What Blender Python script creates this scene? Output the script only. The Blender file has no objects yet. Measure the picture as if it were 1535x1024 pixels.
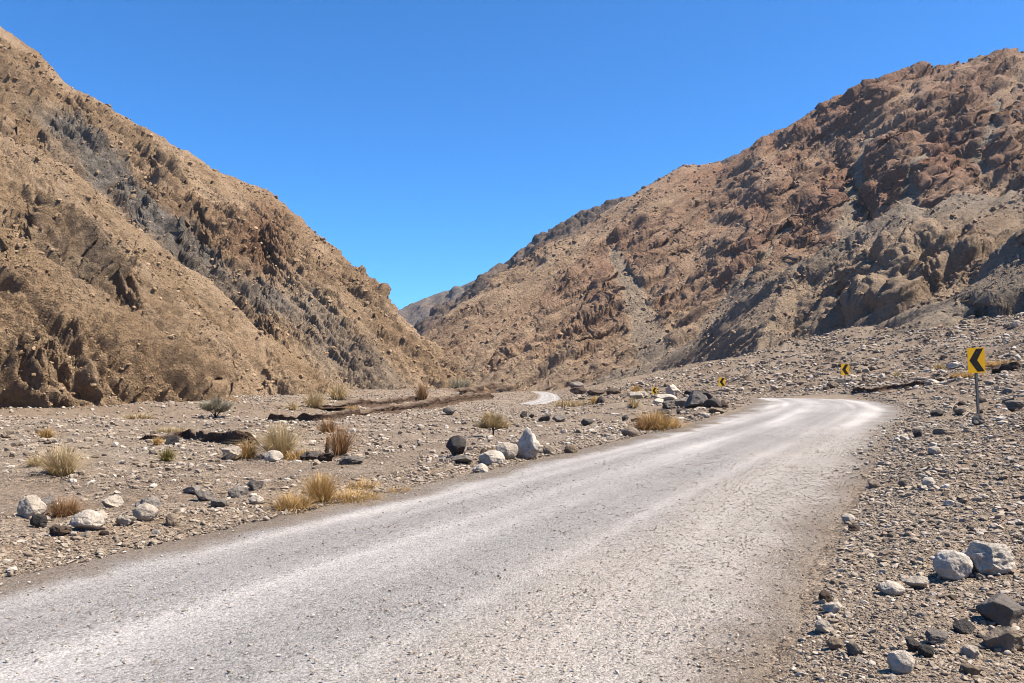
import bpy, math, random
import numpy as np
from mathutils import Vector
R = math.radians
rng = np.random.default_rng(11)
random.seed(11)
SC = bpy.context.scene
C = SC.collection

# ------------------------------------------------------------------ camera, sky, sun, exposure
CAM_H = 1.7
FPX = 1194.0                       # focal length in pixels of the 1535 px wide photograph
PITCH = math.atan(50 / FPX)
cam = bpy.data.cameras.new('camera')
cam.sensor_width = 36; cam.lens = 36 * FPX / 1535
cam.clip_start = 0.05; cam.clip_end = 8000
cam_o = bpy.data.objects.new('camera', cam); C.objects.link(cam_o)
cam_o.location = (0, 0, CAM_H); cam_o.rotation_euler = (math.pi / 2 + PITCH, 0, 0)
SC.camera = cam_o

SUN_AZ, SUN_EL = R(99), R(56)      # azimuth from +Y, positive = right; high on the right, a little behind the camera
world = bpy.data.worlds.new('World'); SC.world = world; world.use_nodes = True
nt = world.node_tree; nt.nodes.clear()
sky = nt.nodes.new('ShaderNodeTexSky'); sky.sky_type = 'NISHITA'; sky.sun_disc = False
sky.sun_elevation = SUN_EL; sky.sun_rotation = SUN_AZ
sky.altitude = 3200; sky.air_density = 1.0; sky.dust_density = 0.15; sky.ozone_density = 2.2
tint = nt.nodes.new('ShaderNodeMix'); tint.data_type = 'RGBA'; tint.blend_type = 'MULTIPLY'
tint.inputs[0].default_value = 1.0; tint.inputs[7].default_value = (0.25, 0.91, 1.44, 1)
bg = nt.nodes.new('ShaderNodeBackground'); bg.inputs['Strength'].default_value = 0.067
wo = nt.nodes.new('ShaderNodeOutputWorld')
nt.links.new(sky.outputs[0], tint.inputs[6]); nt.links.new(tint.outputs[2], bg.inputs['Color'])
nt.links.new(bg.outputs[0], wo.inputs[0])

sun = bpy.data.lights.new('sun', 'SUN'); sun.energy = 5.0; sun.angle = R(0.5); sun.color = (1.0, 0.885, 0.735)
sun_o = bpy.data.objects.new('sun', sun); C.objects.link(sun_o)
sd = Vector((math.sin(SUN_AZ) * math.cos(SUN_EL), math.cos(SUN_AZ) * math.cos(SUN_EL), math.sin(SUN_EL)))
sun_o.rotation_euler = sd.to_track_quat('Z', 'Y').to_euler()
vs = SC.view_settings
vs.view_transform = 'Standard'; vs.look = 'None'; vs.exposure = 1.34; vs.gamma = 1.0
SC.cycles.max_bounces = 5; SC.cycles.diffuse_bounces = 3; SC.cycles.use_denoising = True; SC.cycles.denoising_prefilter = 'ACCURATE'; SC.cycles.filter_width = 0.95

# ------------------------------------------------------------------ numeric helpers
def hash2(ix, iy, seed):
    h = ix.astype(np.uint32) * np.uint32(374761393) + iy.astype(np.uint32) * np.uint32(668265263) + np.uint32(seed * 974711 + 17)
    h = (h ^ (h >> np.uint32(13))) * np.uint32(1274126177)
    return h ^ (h >> np.uint32(16))
_a = np.arange(64) * (2 * math.pi / 64)
GX, GY = np.cos(_a).astype(np.float32), np.sin(_a).astype(np.float32)
def noise2(x, y, seed=0):
    x = np.asarray(x, np.float32); y = np.asarray(y, np.float32)
    fx = np.floor(x); fy = np.floor(y); ix = fx.astype(np.int64); iy = fy.astype(np.int64)
    dx = x - fx; dy = y - fy
    u = dx * dx * dx * (dx * (dx * 6 - 15) + 10); v = dy * dy * dy * (dy * (dy * 6 - 15) + 10)
    def g(i, j):
        h = hash2(ix + i, iy + j, seed) & np.uint32(63)
        return GX[h] * (dx - i) + GY[h] * (dy - j)
    a = g(0, 0); a += u * (g(1, 0) - a)
    b = g(0, 1); b += u * (g(1, 1) - b)
    return (a + v * (b - a)) * 1.5
_v = rng.normal(size=(256, 3)); _v /= np.linalg.norm(_v, axis=1)[:, None]
V3 = _v.astype(np.float32)
def noise3(x, y, z, seed=0):
    x = np.asarray(x, np.float32); y = np.asarray(y, np.float32); z = np.asarray(z, np.float32)
    fx = np.floor(x); fy = np.floor(y); fz = np.floor(z)
    ix = fx.astype(np.int64).astype(np.uint32); iy = fy.astype(np.int64).astype(np.uint32); iz = fz.astype(np.int64).astype(np.uint32)
    dx = x - fx; dy = y - fy; dz = z - fz
    u = dx * dx * dx * (dx * (dx * 6 - 15) + 10); v = dy * dy * dy * (dy * (dy * 6 - 15) + 10); w = dz * dz * dz * (dz * (dz * 6 - 15) + 10)
    def g(i, j, k):
        h = (ix + np.uint32(i)) * np.uint32(374761393) + (iy + np.uint32(j)) * np.uint32(668265263) + (iz + np.uint32(k)) * np.uint32(2246822519) + np.uint32(seed * 974711 + 5)
        h = (h ^ (h >> np.uint32(13))) * np.uint32(1274126177)
        h = (h ^ (h >> np.uint32(16))) & np.uint32(255)
        G = V3[h]
        return G[..., 0] * (dx - i) + G[..., 1] * (dy - j) + G[..., 2] * (dz - k)
    r = []
    for k in (0, 1):
        a = g(0, 0, k); a += u * (g(1, 0, k) - a)
        b = g(0, 1, k); b += u * (g(1, 1, k) - b)
        r.append(a + v * (b - a))
    return (r[0] + w * (r[1] - r[0])) * 1.6
def sstep(a, b, x):
    t = np.clip((x - a) / (b - a), 0, 1)
    return t * t * (3 - 2 * t)
def smax(a, b, k):
    h = np.clip(0.5 + 0.5 * (a - b) / k, 0, 1)
    return b + (a - b) * h + k * h * (1 - h)
def ray(px, py):
    a = (px - 767.5) / FPX; b = (512 - py) / FPX
    return np.array([a, math.cos(PITCH) - b * math.sin(PITCH), math.sin(PITCH) + b * math.cos(PITCH)])
def at_depth(px, py, Y):           # the point of a viewing ray at the distance Y
    d = ray(px, py)
    return np.array([d[0] / d[1] * Y, Y, CAM_H + d[2] / d[1] * Y])
def to_pix(x, y, z):
    c, s = math.cos(PITCH), math.sin(PITCH)
    f = y * c + (z - CAM_H) * s; u = -y * s + (z - CAM_H) * c
    return 767.5 + FPX * x / f, 512 - FPX * u / f
def seg_dist(x, y, P):
    """distance to a polyline P (n,>=2), index of the nearest place as a float, and side (+ = right of its direction)"""
    shp = x.shape; x = x.ravel().astype(np.float32); y = y.ravel().astype(np.float32)
    best = np.full(x.shape, 1e18, np.float32); bi = np.zeros(x.shape, np.float32); side = np.ones(x.shape, np.float32)
    for i in range(len(P) - 1):
        ax, ay = P[i][:2]; bx, by = P[i + 1][:2]
        ex, ey = bx - ax, by - ay; L2 = ex * ex + ey * ey
        px = x - np.float32(ax); py = y - np.float32(ay)
        t = np.clip((px * np.float32(ex) + py * np.float32(ey)) / np.float32(L2), 0, 1)
        d2 = (px - t * np.float32(ex)) ** 2 + (py - t * np.float32(ey)) ** 2
        m = d2 < best
        best[m] = d2[m]; bi[m] = i + t[m]
        side[m] = np.sign(px * np.float32(ey) - py * np.float32(ex))[m]
    return np.sqrt(best).reshape(shp), bi.reshape(shp), side.reshape(shp)
def catmull(P, n):
    P = np.array(P, float); out = []
    Q = np.vstack([2 * P[0] - P[1], P, 2 * P[-1] - P[-2]])
    for i in range(1, len(Q) - 2):
        for t in np.linspace(0, 1, n, endpoint=False):
            a, b, c, d = Q[i - 1], Q[i], Q[i + 1], Q[i + 2]
            out.append(0.5 * ((2 * b) + (c - a) * t + (2 * a - 5 * b + 4 * c - d) * t * t + (3 * b - a - 3 * c + d) * t ** 3))
    out.append(P[-1]); return np.array(out)

# ------------------------------------------------------------------ mesh and object helpers
def mesh_np(name, verts, faces, mat=None, smooth=True, attrs=None):
    """faces: (n,3) or (n,4) int array"""
    me = bpy.data.meshes.new(name)
    verts = np.ascontiguousarray(verts, np.float32); faces = np.ascontiguousarray(faces, np.int32)
    k = faces.shape[1]
    me.vertices.add(len(verts)); me.vertices.foreach_set('co', verts.ravel())
    me.loops.add(faces.size); me.loops.foreach_set('vertex_index', faces.ravel())
    me.polygons.add(len(faces)); me.polygons.foreach_set('loop_start', np.arange(0, faces.size, k, dtype=np.int32))
    me.polygons.foreach_set('use_smooth', np.full(len(faces), smooth))
    for an, av in (attrs or {}).items():
        a = me.attributes.new(an, 'FLOAT', 'POINT'); a.data.foreach_set('value', np.ascontiguousarray(av, np.float32).ravel())
    me.update(calc_edges=True)
    if mat: me.materials.append(mat)
    return me
def link(name, data, parent=None, loc=(0, 0, 0), rot=(0, 0, 0), scale=(1, 1, 1)):
    o = bpy.data.objects.new(name, data); C.objects.link(o)
    o.location = loc; o.rotation_euler = rot; o.scale = scale
    if parent: o.parent = parent
    return o
def tag(o, label, cat, group=None, kind=None):
    o['label'] = label; o['category'] = cat
    if group: o['group'] = group
    if kind: o['kind'] = kind
    return o
def grid_faces(nr, nc, wrap=False):
    i = np.arange(nr - 1)[:, None]; j = np.arange(nc if wrap else nc - 1)[None, :]
    j2 = (j + 1) % nc
    a = i * nc + j; b = i * nc + j2; c = (i + 1) * nc + j2; d = (i + 1) * nc + j
    return np.stack([a, b, c, d], -1).reshape(-1, 4)
def compact(verts, faces, attrs):
    used = np.zeros(len(verts), bool); used[faces.ravel()] = True
    idx = np.cumsum(used) - 1
    return verts[used], idx[faces], {k: v.ravel()[used] for k, v in attrs.items()}

# ------------------------------------------------------------------ materials
ALB = 0.54                          # brings the relative colours below to real reflectances
class NT:
    def __init__(s, name, rough=0.9):
        s.m = bpy.data.materials.new(name); s.m.use_nodes = True
        s.t = s.m.node_tree; s.t.nodes.clear()
        s.out = s.t.nodes.new('ShaderNodeOutputMaterial')
        s.b = s.t.nodes.new('ShaderNodeBsdfPrincipled'); s.b.inputs['Roughness'].default_value = rough
        s.b.inputs['Specular IOR Level'].default_value = 0.2
        s.t.links.new(s.b.outputs[0], s.out.inputs[0])
        s.tc = s.t.nodes.new('ShaderNodeTexCoord')
    def n(s, typ, **kw):
        x = s.t.nodes.new(typ)
        for k, v in kw.items(): setattr(x, k, v)
        return x
    def l(s, a, b): s.t.links.new(a, b)
    def val(s, sock, v):
        if hasattr(v, 'is_linked'): s.l(v, sock)
        else: sock.default_value = v
    def noise(s, scale, detail=4, rough=0.55, vec=None, dist=0.0, stretch=None):
        x = s.n('ShaderNodeTexNoise'); x.inputs['Scale'].default_value = scale; x.inputs['Detail'].default_value = detail
        x.inputs['Roughness'].default_value = rough; x.inputs['Distortion'].default_value = dist
        v = vec or s.tc.outputs['Object']
        if stretch:
            mp = s.n('ShaderNodeMapping'); mp.inputs['Scale'].default_value = stretch; s.l(v, mp.inputs[0]); v = mp.outputs[0]
        s.l(v, x.inputs['Vector']); return x.outputs['Fac']
    def voro(s, scale, feature='F1', vec=None, rnd=1.0, out='Distance'):
        x = s.n('ShaderNodeTexVoronoi', feature=feature); x.inputs['Scale'].default_value = scale; x.inputs['Randomness'].default_value = rnd
        s.l(vec or s.tc.outputs['Object'], x.inputs['Vector']); return x.outputs[out]
    def ramp(s, fac, stops, interp='LINEAR'):
        x = s.n('ShaderNodeValToRGB'); x.color_ramp.interpolation = interp
        e = x.color_ramp.elements
        while len(e) > 1: e.remove(e[-1])
        e[0].position = stops[0][0]; e[0].color = (*stops[0][1], 1) if not np.isscalar(stops[0][1]) else (stops[0][1],) * 3 + (1,)
        for p, c in stops[1:]:
            q = e.new(p); q.color = (*c, 1) if not np.isscalar(c) else (c, c, c, 1)
        s.l(fac, x.inputs[0]); return x.outputs[0]
    def mix(s, fac, a, b, blend='MIX'):
        x = s.n('ShaderNodeMix', data_type='RGBA', blend_type=blend)
        s.val(x.inputs[0], fac)
        for sock, v in ((x.inputs[6], a), (x.inputs[7], b)):
            if isinstance(v, tuple): sock.default_value = (*v, 1)
            else: s.val(sock, v)
        return x.outputs[2]
    def math(s, op, a, b=0.0, clamp=False):
        x = s.n('ShaderNodeMath', operation=op, use_clamp=clamp); s.val(x.inputs[0], a); s.val(x.inputs[1], b); return x.outputs[0]
    def attr(s, name):
        x = s.n('ShaderNodeAttribute', attribute_name=name); return x.outputs['Fac']
    def bump(s, h, dist, strength=1.0, prev=None):
        x = s.n('ShaderNodeBump'); x.inputs['Distance'].default_value = dist; x.inputs['Strength'].default_value = strength
        s.l(h, x.inputs['Height'])
        if prev: s.l(prev, x.inputs['Normal'])
        return x.outputs[0]
    def done(s, col, normal=None):
        col = s.mix(1.0, col, (ALB, ALB, ALB), 'MULTIPLY')
        s.l(col, s.b.inputs['Base Color'])
        if normal: s.l(normal, s.b.inputs['Normal'])
        return s.m

def hill_material(name, tan, dust, dark, grey, red, fine=1.0):
    t = NT(name, 0.95)
    big = t.noise(0.05 * fine, 5, 0.6); mid = t.noise(0.35 * fine, 6, 0.65); small = t.noise(2.2 * fine, 6, 0.7); fn = t.noise(9 * fine, 3, 0.6)
    st = t.attr('streak'); k0 = t.math('ADD', t.math('MULTIPLY', big, 0.5), t.math('MULTIPLY', st, 0.5))
    c = t.mix(t.ramp(k0, [(0.34, 0.0), (0.62, 1.0)]), tan, dust)
    c = t.mix(t.math('MULTIPLY', t.ramp(st, [(0.05, 1.0), (0.45, 0.0)]), 0.4), c, dark)
    c = t.mix(t.math('MULTIPLY', t.ramp(mid, [(0.42, 0.0), (0.66, 1.0)]), 0.28), c, dark)
    c = t.mix(t.math('MULTIPLY', t.attr('crag'), 0.75), c, t.mix(t.ramp(small, [(0.3, 0.0), (0.62, 1.0)]), dark, tan))
    c = t.mix(t.attr('red'), c, t.mix(t.ramp(mid, [(0.35, 0.0), (0.65, 1.0)]), red, tuple(v * 0.72 for v in red)))
    c = t.mix(t.attr('grey'), c, t.mix(t.ramp(mid, [(0.35, 0.0), (0.65, 1.0)]), grey, tuple(v * 0.62 for v in grey)))
    c = t.mix(1.0, c, t.ramp(small, [(0.28, 0.62), (0.5, 1.0), (0.75, 1.25)]), 'MULTIPLY')
    c = t.mix(t.math('MULTIPLY', t.ramp(fn, [(0.66, 0.0), (0.74, 1.0)]), 0.5), c, tuple(min(0.6, v * 1.9) for v in dust))
    v = t.voro(1.3 * fine); h = t.math('ADD', t.math('MULTIPLY', small, 1.0), t.math('MULTIPLY', v, 0.35))
    n = t.bump(h, 1.0 / fine, 0.9)
    n = t.bump(t.math('ADD', fn, t.math('MULTIPLY', t.voro(5 * fine), 0.5)), 0.20 / fine, 0.9, n)
    return t.done(c, n)

M = {}
M['left_hill'] = hill_material('tan_rock_slope', (0.50, 0.348, 0.208), (0.61, 0.450, 0.295), (0.37, 0.250, 0.155), (0.350, 0.308, 0.262), (0.38, 0.215, 0.125))
M['right_hill'] = hill_material('red_rock_slope', (0.56, 0.395, 0.255), (0.66, 0.500, 0.345), (0.34, 0.215, 0.145), (0.560, 0.460, 0.352), (0.460, 0.250, 0.170), 0.7)
M['far_hill'] = hill_material('grey_rock_slope', (0.32, 0.235, 0.18), (0.37, 0.285, 0.225), (0.20, 0.145, 0.112), (0.31, 0.27, 0.235), (0.29, 0.18, 0.135), 0.25)

def ground_material():
    t = NT('stony_ground', 0.95)
    big = t.noise(0.12, 5, 0.6); mid = t.noise(0.9, 6, 0.65); fn = t.noise(7, 5, 0.7); ff = t.noise(38, 3, 0.65)
    c = t.mix(t.ramp(big, [(0.36, 0.0), (0.64, 1.0)]), (0.310, 0.238, 0.174), (0.410, 0.338, 0.262))
    c = t.mix(t.math('MULTIPLY', t.ramp(mid, [(0.45, 0.0), (0.65, 1.0)]), 0.55), c, (0.190, 0.138, 0.094))
    c = t.mix(t.attr('warm'), c, (0.290, 0.208, 0.140))
    c = t.mix(t.attr('bank'), c, (0.120, 0.078, 0.055))
    c = t.mix(1.0, c, t.ramp(fn, [(0.3, 0.66), (0.5, 1.0), (0.72, 1.28)]), 'MULTIPLY')
    c = t.mix(1.0, c, t.ramp(ff, [(0.3, 0.72), (0.5, 1.0), (0.72, 1.35)]), 'MULTIPLY')
    cell = t.voro(16, out='Color'); cell2 = t.voro(45, out='Color')
    c = t.mix(1.0, c, t.ramp(cell, [(0.1, 0.72), (0.5, 1.0), (0.9, 1.28)]), 'MULTIPLY')
    c = t.mix(1.0, c, t.ramp(cell2, [(0.1, 0.75), (0.5, 1.0), (0.9, 1.25)]), 'MULTIPLY')
    v = t.voro(16); v2 = t.voro(45)
    n = t.bump(fn, 0.10, 0.8)
    n = t.bump(t.math('ADD', v, t.math('MULTIPLY', v2, 0.5)), -0.035, 0.9, n)
    return t.done(c, n)
M['ground'] = ground_material()

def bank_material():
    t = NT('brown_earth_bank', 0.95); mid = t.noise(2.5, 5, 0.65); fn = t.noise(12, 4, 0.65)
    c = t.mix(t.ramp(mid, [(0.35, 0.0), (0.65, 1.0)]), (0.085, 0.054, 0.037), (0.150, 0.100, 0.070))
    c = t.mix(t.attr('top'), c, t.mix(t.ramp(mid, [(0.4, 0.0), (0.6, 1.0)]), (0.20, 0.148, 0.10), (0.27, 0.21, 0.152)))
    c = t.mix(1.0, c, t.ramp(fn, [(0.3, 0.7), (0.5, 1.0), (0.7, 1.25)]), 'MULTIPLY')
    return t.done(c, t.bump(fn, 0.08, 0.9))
M['bank'] = bank_material()
def road_material():
    t = NT('pale_gravel_road', 0.9)
    u = t.attr('u'); w = t.n('ShaderNodeCombineXYZ')
    t.l(t.math('MULTIPLY', u, 6.0), w.inputs[0]); t.l(t.math('MULTIPLY', t.attr('v'), 0.055), w.inputs[1])
    lon = t.noise(1.6, 2, 0.5, w.outputs[0])                       # streaks along the road
    w2 = t.n('ShaderNodeCombineXYZ'); t.l(t.math('MULTIPLY', u, 26.0), w2.inputs[0]); t.l(t.math('MULTIPLY', t.attr('v'), 0.10), w2.inputs[1])
    lon2 = t.noise(1.0, 1, 0.5, w2.outputs[0])
    patch = t.noise(0.55, 3, 0.55); fn = t.noise(14, 5, 0.7); ff = t.noise(60, 3, 0.7)
    track = t.attr('track')
    k = t.math('ADD', track, t.math('MULTIPLY', t.math('SUBTRACT', lon, 0.5), 0.9))
    k = t.math('ADD', k, t.math('MULTIPLY', t.math('SUBTRACT', lon2, 0.5), 0.55))
    k = t.math('ADD', k, t.math('MULTIPLY', t.math('SUBTRACT', patch, 0.5), 0.5))
    c = t.ramp(k, [(0.0, (0.365, 0.355, 0.348)), (0.35, (0.46, 0.448, 0.438)), (0.7, (0.57, 0.553, 0.537)), (1.0, (0.67, 0.648, 0.625))])
    c = t.mix(t.attr('beige'), c, t.mix(t.ramp(k, [(0.1, 0.0), (0.9, 1.0)]), (0.46, 0.425, 0.390), (0.62, 0.585, 0.548)))
    c = t.mix(t.attr('edge'), c, t.mix(t.ramp(patch, [(0.35, 0.0), (0.65, 1.0)]), (0.235, 0.190, 0.150), (0.30, 0.255, 0.212)))
    sp = t.math('MULTIPLY', t.math('SUBTRACT', 1.15, t.math('MULTIPLY', track, 0.7)), 1.0, True)
    c = t.mix(sp, c, t.mix(1.0, c, t.ramp(ff, [(0.3, 0.62), (0.5, 1.0), (0.7, 1.3)]), 'MULTIPLY'))
    c = t.mix(0.7, c, t.mix(1.0, c, t.ramp(fn, [(0.3, 0.80), (0.5, 1.0), (0.72, 1.12)]), 'MULTIPLY'))
    cell = t.voro(42, out='Color'); cell2 = t.voro(95, out='Color')
    c = t.mix(sp, c, t.mix(1.0, c, t.ramp(cell, [(0.05, 0.50), (0.3, 0.88), (0.45, 1.0), (0.9, 1.07)]), 'MULTIPLY'))
    c = t.mix(sp, c, t.mix(1.0, c, t.ramp(cell2, [(0.1, 0.68), (0.45, 1.0), (0.9, 1.12)]), 'MULTIPLY'))
    v = t.voro(42); v2 = t.voro(95)
    n = t.bump(fn, 0.008, 0.5)
    n = t.bump(t.math('MULTIPLY', t.math('ADD', v, t.math('MULTIPLY', v2, 0.6)), sp), -0.012, 0.8, n)
    return t.done(c, n)
M['road'] = road_material()

def rock_material(name, cols, stain=0.35):
    """cols: three colours dark / middle / light chosen per stone and broken up by noise"""
    t = NT(name, 0.85)
    oi = t.n('ShaderNodeObjectInfo')
    big = t.noise(5.0, 5, 0.6); fn = t.noise(14, 6, 0.7); ff = t.noise(50, 3, 0.6)
    base = t.ramp(oi.outputs['Random'], [(0.0, cols[0]), (0.5, cols[1]), (1.0, cols[2])])
    c = t.mix(1.0, base, t.ramp(big, [(0.3, 0.68), (0.5, 1.0), (0.7, 1.22)]), 'MULTIPLY')
    c = t.mix(1.0, c, t.ramp(fn, [(0.3, 0.74), (0.5, 1.0), (0.75, 1.22)]), 'MULTIPLY')
    c = t.mix(t.math('MULTIPLY', t.ramp(big, [(0.55, 0.0), (0.7, 1.0)]), stain), c, (0.26, 0.18, 0.115))
    cr = t.voro(3.0, 'DISTANCE_TO_EDGE'); crk = t.ramp(cr, [(0.0, 0.0), (0.05, 1.0)])
    n = t.bump(fn, 0.06, 0.8)
    n = t.bump(ff, 0.012, 0.7, n)
    n = t.bump(crk, 0.02, 0.35, n)
    return t.done(c, n)
M['pale'] = rock_material('pale_stone', ((0.58, 0.505, 0.415), (0.63, 0.555, 0.46), (0.70, 0.63, 0.54)), 0.15)
M['white'] = rock_material('whitish_stone', ((0.66, 0.60, 0.52), (0.70, 0.64, 0.56), (0.74, 0.68, 0.60)), 0.08)
M['beige'] = rock_material('beige_stone', ((0.25, 0.19, 0.135), (0.31, 0.245, 0.182), (0.40, 0.33, 0.26)))
M['grey'] = rock_material('grey_stone', ((0.19, 0.168, 0.148), (0.26, 0.232, 0.204), (0.36, 0.325, 0.288)))
M['dark'] = rock_material('dark_stone', ((0.052, 0.047, 0.044), (0.082, 0.074, 0.068), (0.12, 0.107, 0.096)))
M['brown'] = rock_material('brown_stone', ((0.075, 0.052, 0.040), (0.105, 0.074, 0.056), (0.15, 0.108, 0.08)))
def pebble_material():
    t = NT('mixed_pebbles', 0.88)
    k = t.attr('tone'); fn = t.noise(30, 4, 0.6)
    c = t.ramp(k, [(0.0, (0.14, 0.112, 0.088)), (0.22, (0.245, 0.196, 0.150)), (0.5, (0.355, 0.282, 0.212)), (0.75, (0.46, 0.385, 0.305)), (1.0, (0.68, 0.62, 0.54))])
    c = t.mix(1.0, c, t.ramp(fn, [(0.3, 0.75), (0.5, 1.0), (0.7, 1.2)]), 'MULTIPLY')
    return t.done(c, t.bump(fn, 0.008, 0.6))
M['pebble'] = pebble_material()
def plant_material(name, root, tip):
    t = NT(name, 0.8)
    k = t.attr('k'); r = t.attr('rnd')
    c = t.ramp(k, [(0.0, root), (0.35, tuple(0.5 * a + 0.5 * b for a, b in zip(root, tip))), (1.0, tip)])
    c = t.mix(1.0, c, t.ramp(r, [(0.0, 0.6), (0.5, 1.0), (1.0, 1.3)]), 'MULTIPLY')
    t.b.inputs['Specular IOR Level'].default_value = 0.1
    t.done(c)
    tr = t.n('ShaderNodeBsdfTranslucent'); t.l(t.mix(1.0, c, (ALB,) * 3, 'MULTIPLY'), tr.inputs[0])
    mx = t.n('ShaderNodeMixShader'); mx.inputs[0].default_value = 0.25
    t.l(t.b.outputs[0], mx.inputs[1]); t.l(tr.outputs[0], mx.inputs[2]); t.l(mx.outputs[0], t.out.inputs[0])
    return t.m
M['golden'] = plant_material('golden_grass', (0.34, 0.21, 0.085), (0.90, 0.60, 0.25))
M['straw'] = plant_material('straw_grass', (0.40, 0.29, 0.15), (0.85, 0.67, 0.38))
M['rust'] = plant_material('rusty_dry_brush', (0.18, 0.105, 0.052), (0.56, 0.33, 0.16))
M['greenish'] = plant_material('greenish_grass', (0.10, 0.10, 0.03), (0.40, 0.32, 0.11))
M['greygreen'] = plant_material('grey_green_shrub', (0.30, 0.26, 0.18), (0.58, 0.54, 0.40))
M['darkgreen'] = plant_material('dark_green_shrub', (0.025, 0.03, 0.018), (0.075, 0.085, 0.045))
M['twig'] = NT('dry_twigs', 0.9).done((0.085, 0.06, 0.042))
t = NT('yellow_sign_paint', 0.5); _n = t.noise(9, 5, 0.6)
M['yellow'] = t.done(t.mix(t.ramp(_n, [(0.4, 0.0), (0.75, 1.0)]), (0.86, 0.50, 0.008), (0.78, 0.44, 0.012)), t.bump(t.noise(3, 2), 0.01, 0.3))
M['black'] = NT('black_sign_paint', 0.5).done((0.012, 0.011, 0.010))
t = NT('galvanised_steel', 0.5); t.b.inputs['Metallic'].default_value = 0.35
M['steel'] = t.done(t.mix(t.ramp(t.noise(30, 4), [(0.35, 0.0), (0.65, 1.0)]), (0.13, 0.14, 0.15), (0.20, 0.21, 0.22)))
M['wood'] = NT('weathered_wood', 0.9); M['wood'] = M['wood'].done((0.36, 0.30, 0.24))

# ------------------------------------------------------------------ road line and ground height
ROAD = catmull([(-18.8, -28), (-9.4, -9.5), (-4.20, 0.2), (0.62, 9.8), (4.4, 17.2), (9.6, 27.5), (15.4, 39.5), (19.8, 52), (22.2, 66), (22, 80), (19, 98), (13.5, 113),
                (8.0, 121), (3.4, 129), (4.2, 142), (7.2, 162), (9.0, 195), (9.7, 226), (8.0, 262), (7.6, 300), (11.5, 420), (17, 500), (8, 640), (-40, 800)], 5)
RW = np.interp(ROAD[:, 1], [0, 12, 25, 40, 55, 70, 110, 130, 800], [3.15, 3.10, 3.2, 4.0, 4.0, 3.4, 2.7, 2.5, 2.1])   # half width
RZ = np.interp(ROAD[:, 1], [-60, 0, 50, 56, 62, 70, 85, 94, 105, 120, 132, 160, 226, 300, 420, 520, 700, 1200],
               [0.4, 0, 0, -0.03, -0.12, -0.38, -1.0, -1.35, -1.95, -2.75, -3.25, -3.35, -3.68, -3.6, -2.9, -1.5, 2.2, 10])
BANK = np.array([(-95, 40), (-45, 52), (-26, 57), (-17, 62), (-12.5, 82), (-10.6, 100), (-9.5, 150), (-8, 190), (-6.0, 300), (-4, 420), (-8, 600), (-60, 900)])
def ground(x, y, detail=True):
    x = np.asarray(x, np.float32); y = np.asarray(y, np.float32)
    d, i, side = seg_dist(x, y, ROAD)
    hw = np.interp(i, np.arange(len(ROAD)), RW).astype(np.float32); zr = np.interp(i, np.arange(len(ROAD)), RZ).astype(np.float32)
    P = np.interp(y, [-60, 0, 12, 20, 40, 60, 105, 130, 160, 226, 300, 420, 520, 700, 1200], [0, 0, -.05, -.2, -.85, -1.55, -2.7, -3.3, -3.4, -3.75, -3.7, -3.0, -1.6, 2, 10]).astype(np.float32)
    e = d - hw
    ep = np.maximum(e, 0)
    w = 1 - sstep(0.3, 7, ep)
    zl = P + (zr - P) * w
    zl = zl - 0.14 * sstep(0.6, 3, ep) * (1 - sstep(40, 60, y))
    zl = zl + 1.15 * np.exp(-((x - 9.5) / 8) ** 2 - ((y - 63) / 9) ** 2) * sstep(0, 4, ep)
    wob = noise2(x * 0.12, y * 0.12, 3) * 3 + noise2(x * 0.45, y * 0.45, 4) * 1.0
    db, ib, sb = seg_dist(x, y, BANK)
    sdb = -sb * db + wob * 0.8
    bh = np.interp(y, [0, 45, 60, 100, 300, 500], [0, 0.3, 0.75, 1.5, 1.9, 0.5])
    bank = bh * sstep(-1.0, 7.0, sdb)
    zl = zl + bank.astype(np.float32)
    lx = (x + 11.5) * 0.97 - (y - 31) * -0.2
    ledge = 0.36 * sstep(-0.15, 0.2, (y - 31.5) - 0.15 * (x + 11) + wob * 0.35) * np.exp(-((x + 11.2) / 3.2) ** 4) * np.exp(-np.maximum(y - 31, 0) / 5)
    f = 0.18 * np.minimum(ep, 6) + 0.14 * np.clip(ep - 6, 0, 60) + 0.0024 * np.minimum(ep, 28) ** 2 + 0.45 * np.exp(-((x - 28) / 6) ** 2 - ((y - 66) / 8) ** 2) + 0.11 * np.clip(ep - 28, 0, 22)
    rl = 0.25 * sstep(-0.4, 0.4, ep - 6.5 - wob * 1.2) * sstep(46, 58, y) * (1 - sstep(85, 110, y))
    zrt = zr + f + rl
    z = np.where(side < 0, zl, zrt)
    warm = np.clip(sstep(0.0, 0.8, ep) * (1 - sstep(1.2, 3.0, ep)) * 0.7 * (side < 0) + 0.5 * sstep(0.3, 3, ep) * (side > 0) * (1 - 0.6 * sstep(8, 20, ep)) + 0.35 * sstep(0.5, 2, sdb) * (side < 0), 0, 1)
    bk = np.zeros_like(z)
    if detail:
        m = sstep(-0.1, 1.2, e) * (1 - 0.85 * sstep(85, 125, y) * np.exp(-((x - 8) / 22) ** 2))
        fan = (side > 0) * sstep(6, 16, e)
        z = z + fan * (0.75 * noise2(x / 9, y / 9, 11) + 0.4 * np.abs(noise2(x / 3.2, y / 3.2, 12)))
        n = 0.22 * noise2(x / 7, y / 7, 1) + 0.11 * noise2(x / 2.3, y / 2.3, 2) + 0.05 * noise2(x / 0.8, y / 0.8, 5) + 0.022 * noise2(x / 0.3, y / 0.3, 6)
        berm = 0.10 * np.exp(-((e - 0.9) / 0.5) ** 2) * (0.6 + noise2(x / 1.5, y / 1.5, 7))
        z = z + n * m + berm
        bk = np.clip(noise2(x / 5, y / 5, 8) * 1.2, 0, 1) * 0
    z = z - 0.06 * sstep(0.1, -0.5, e)
    return z, e, side, warm, sdb
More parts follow.
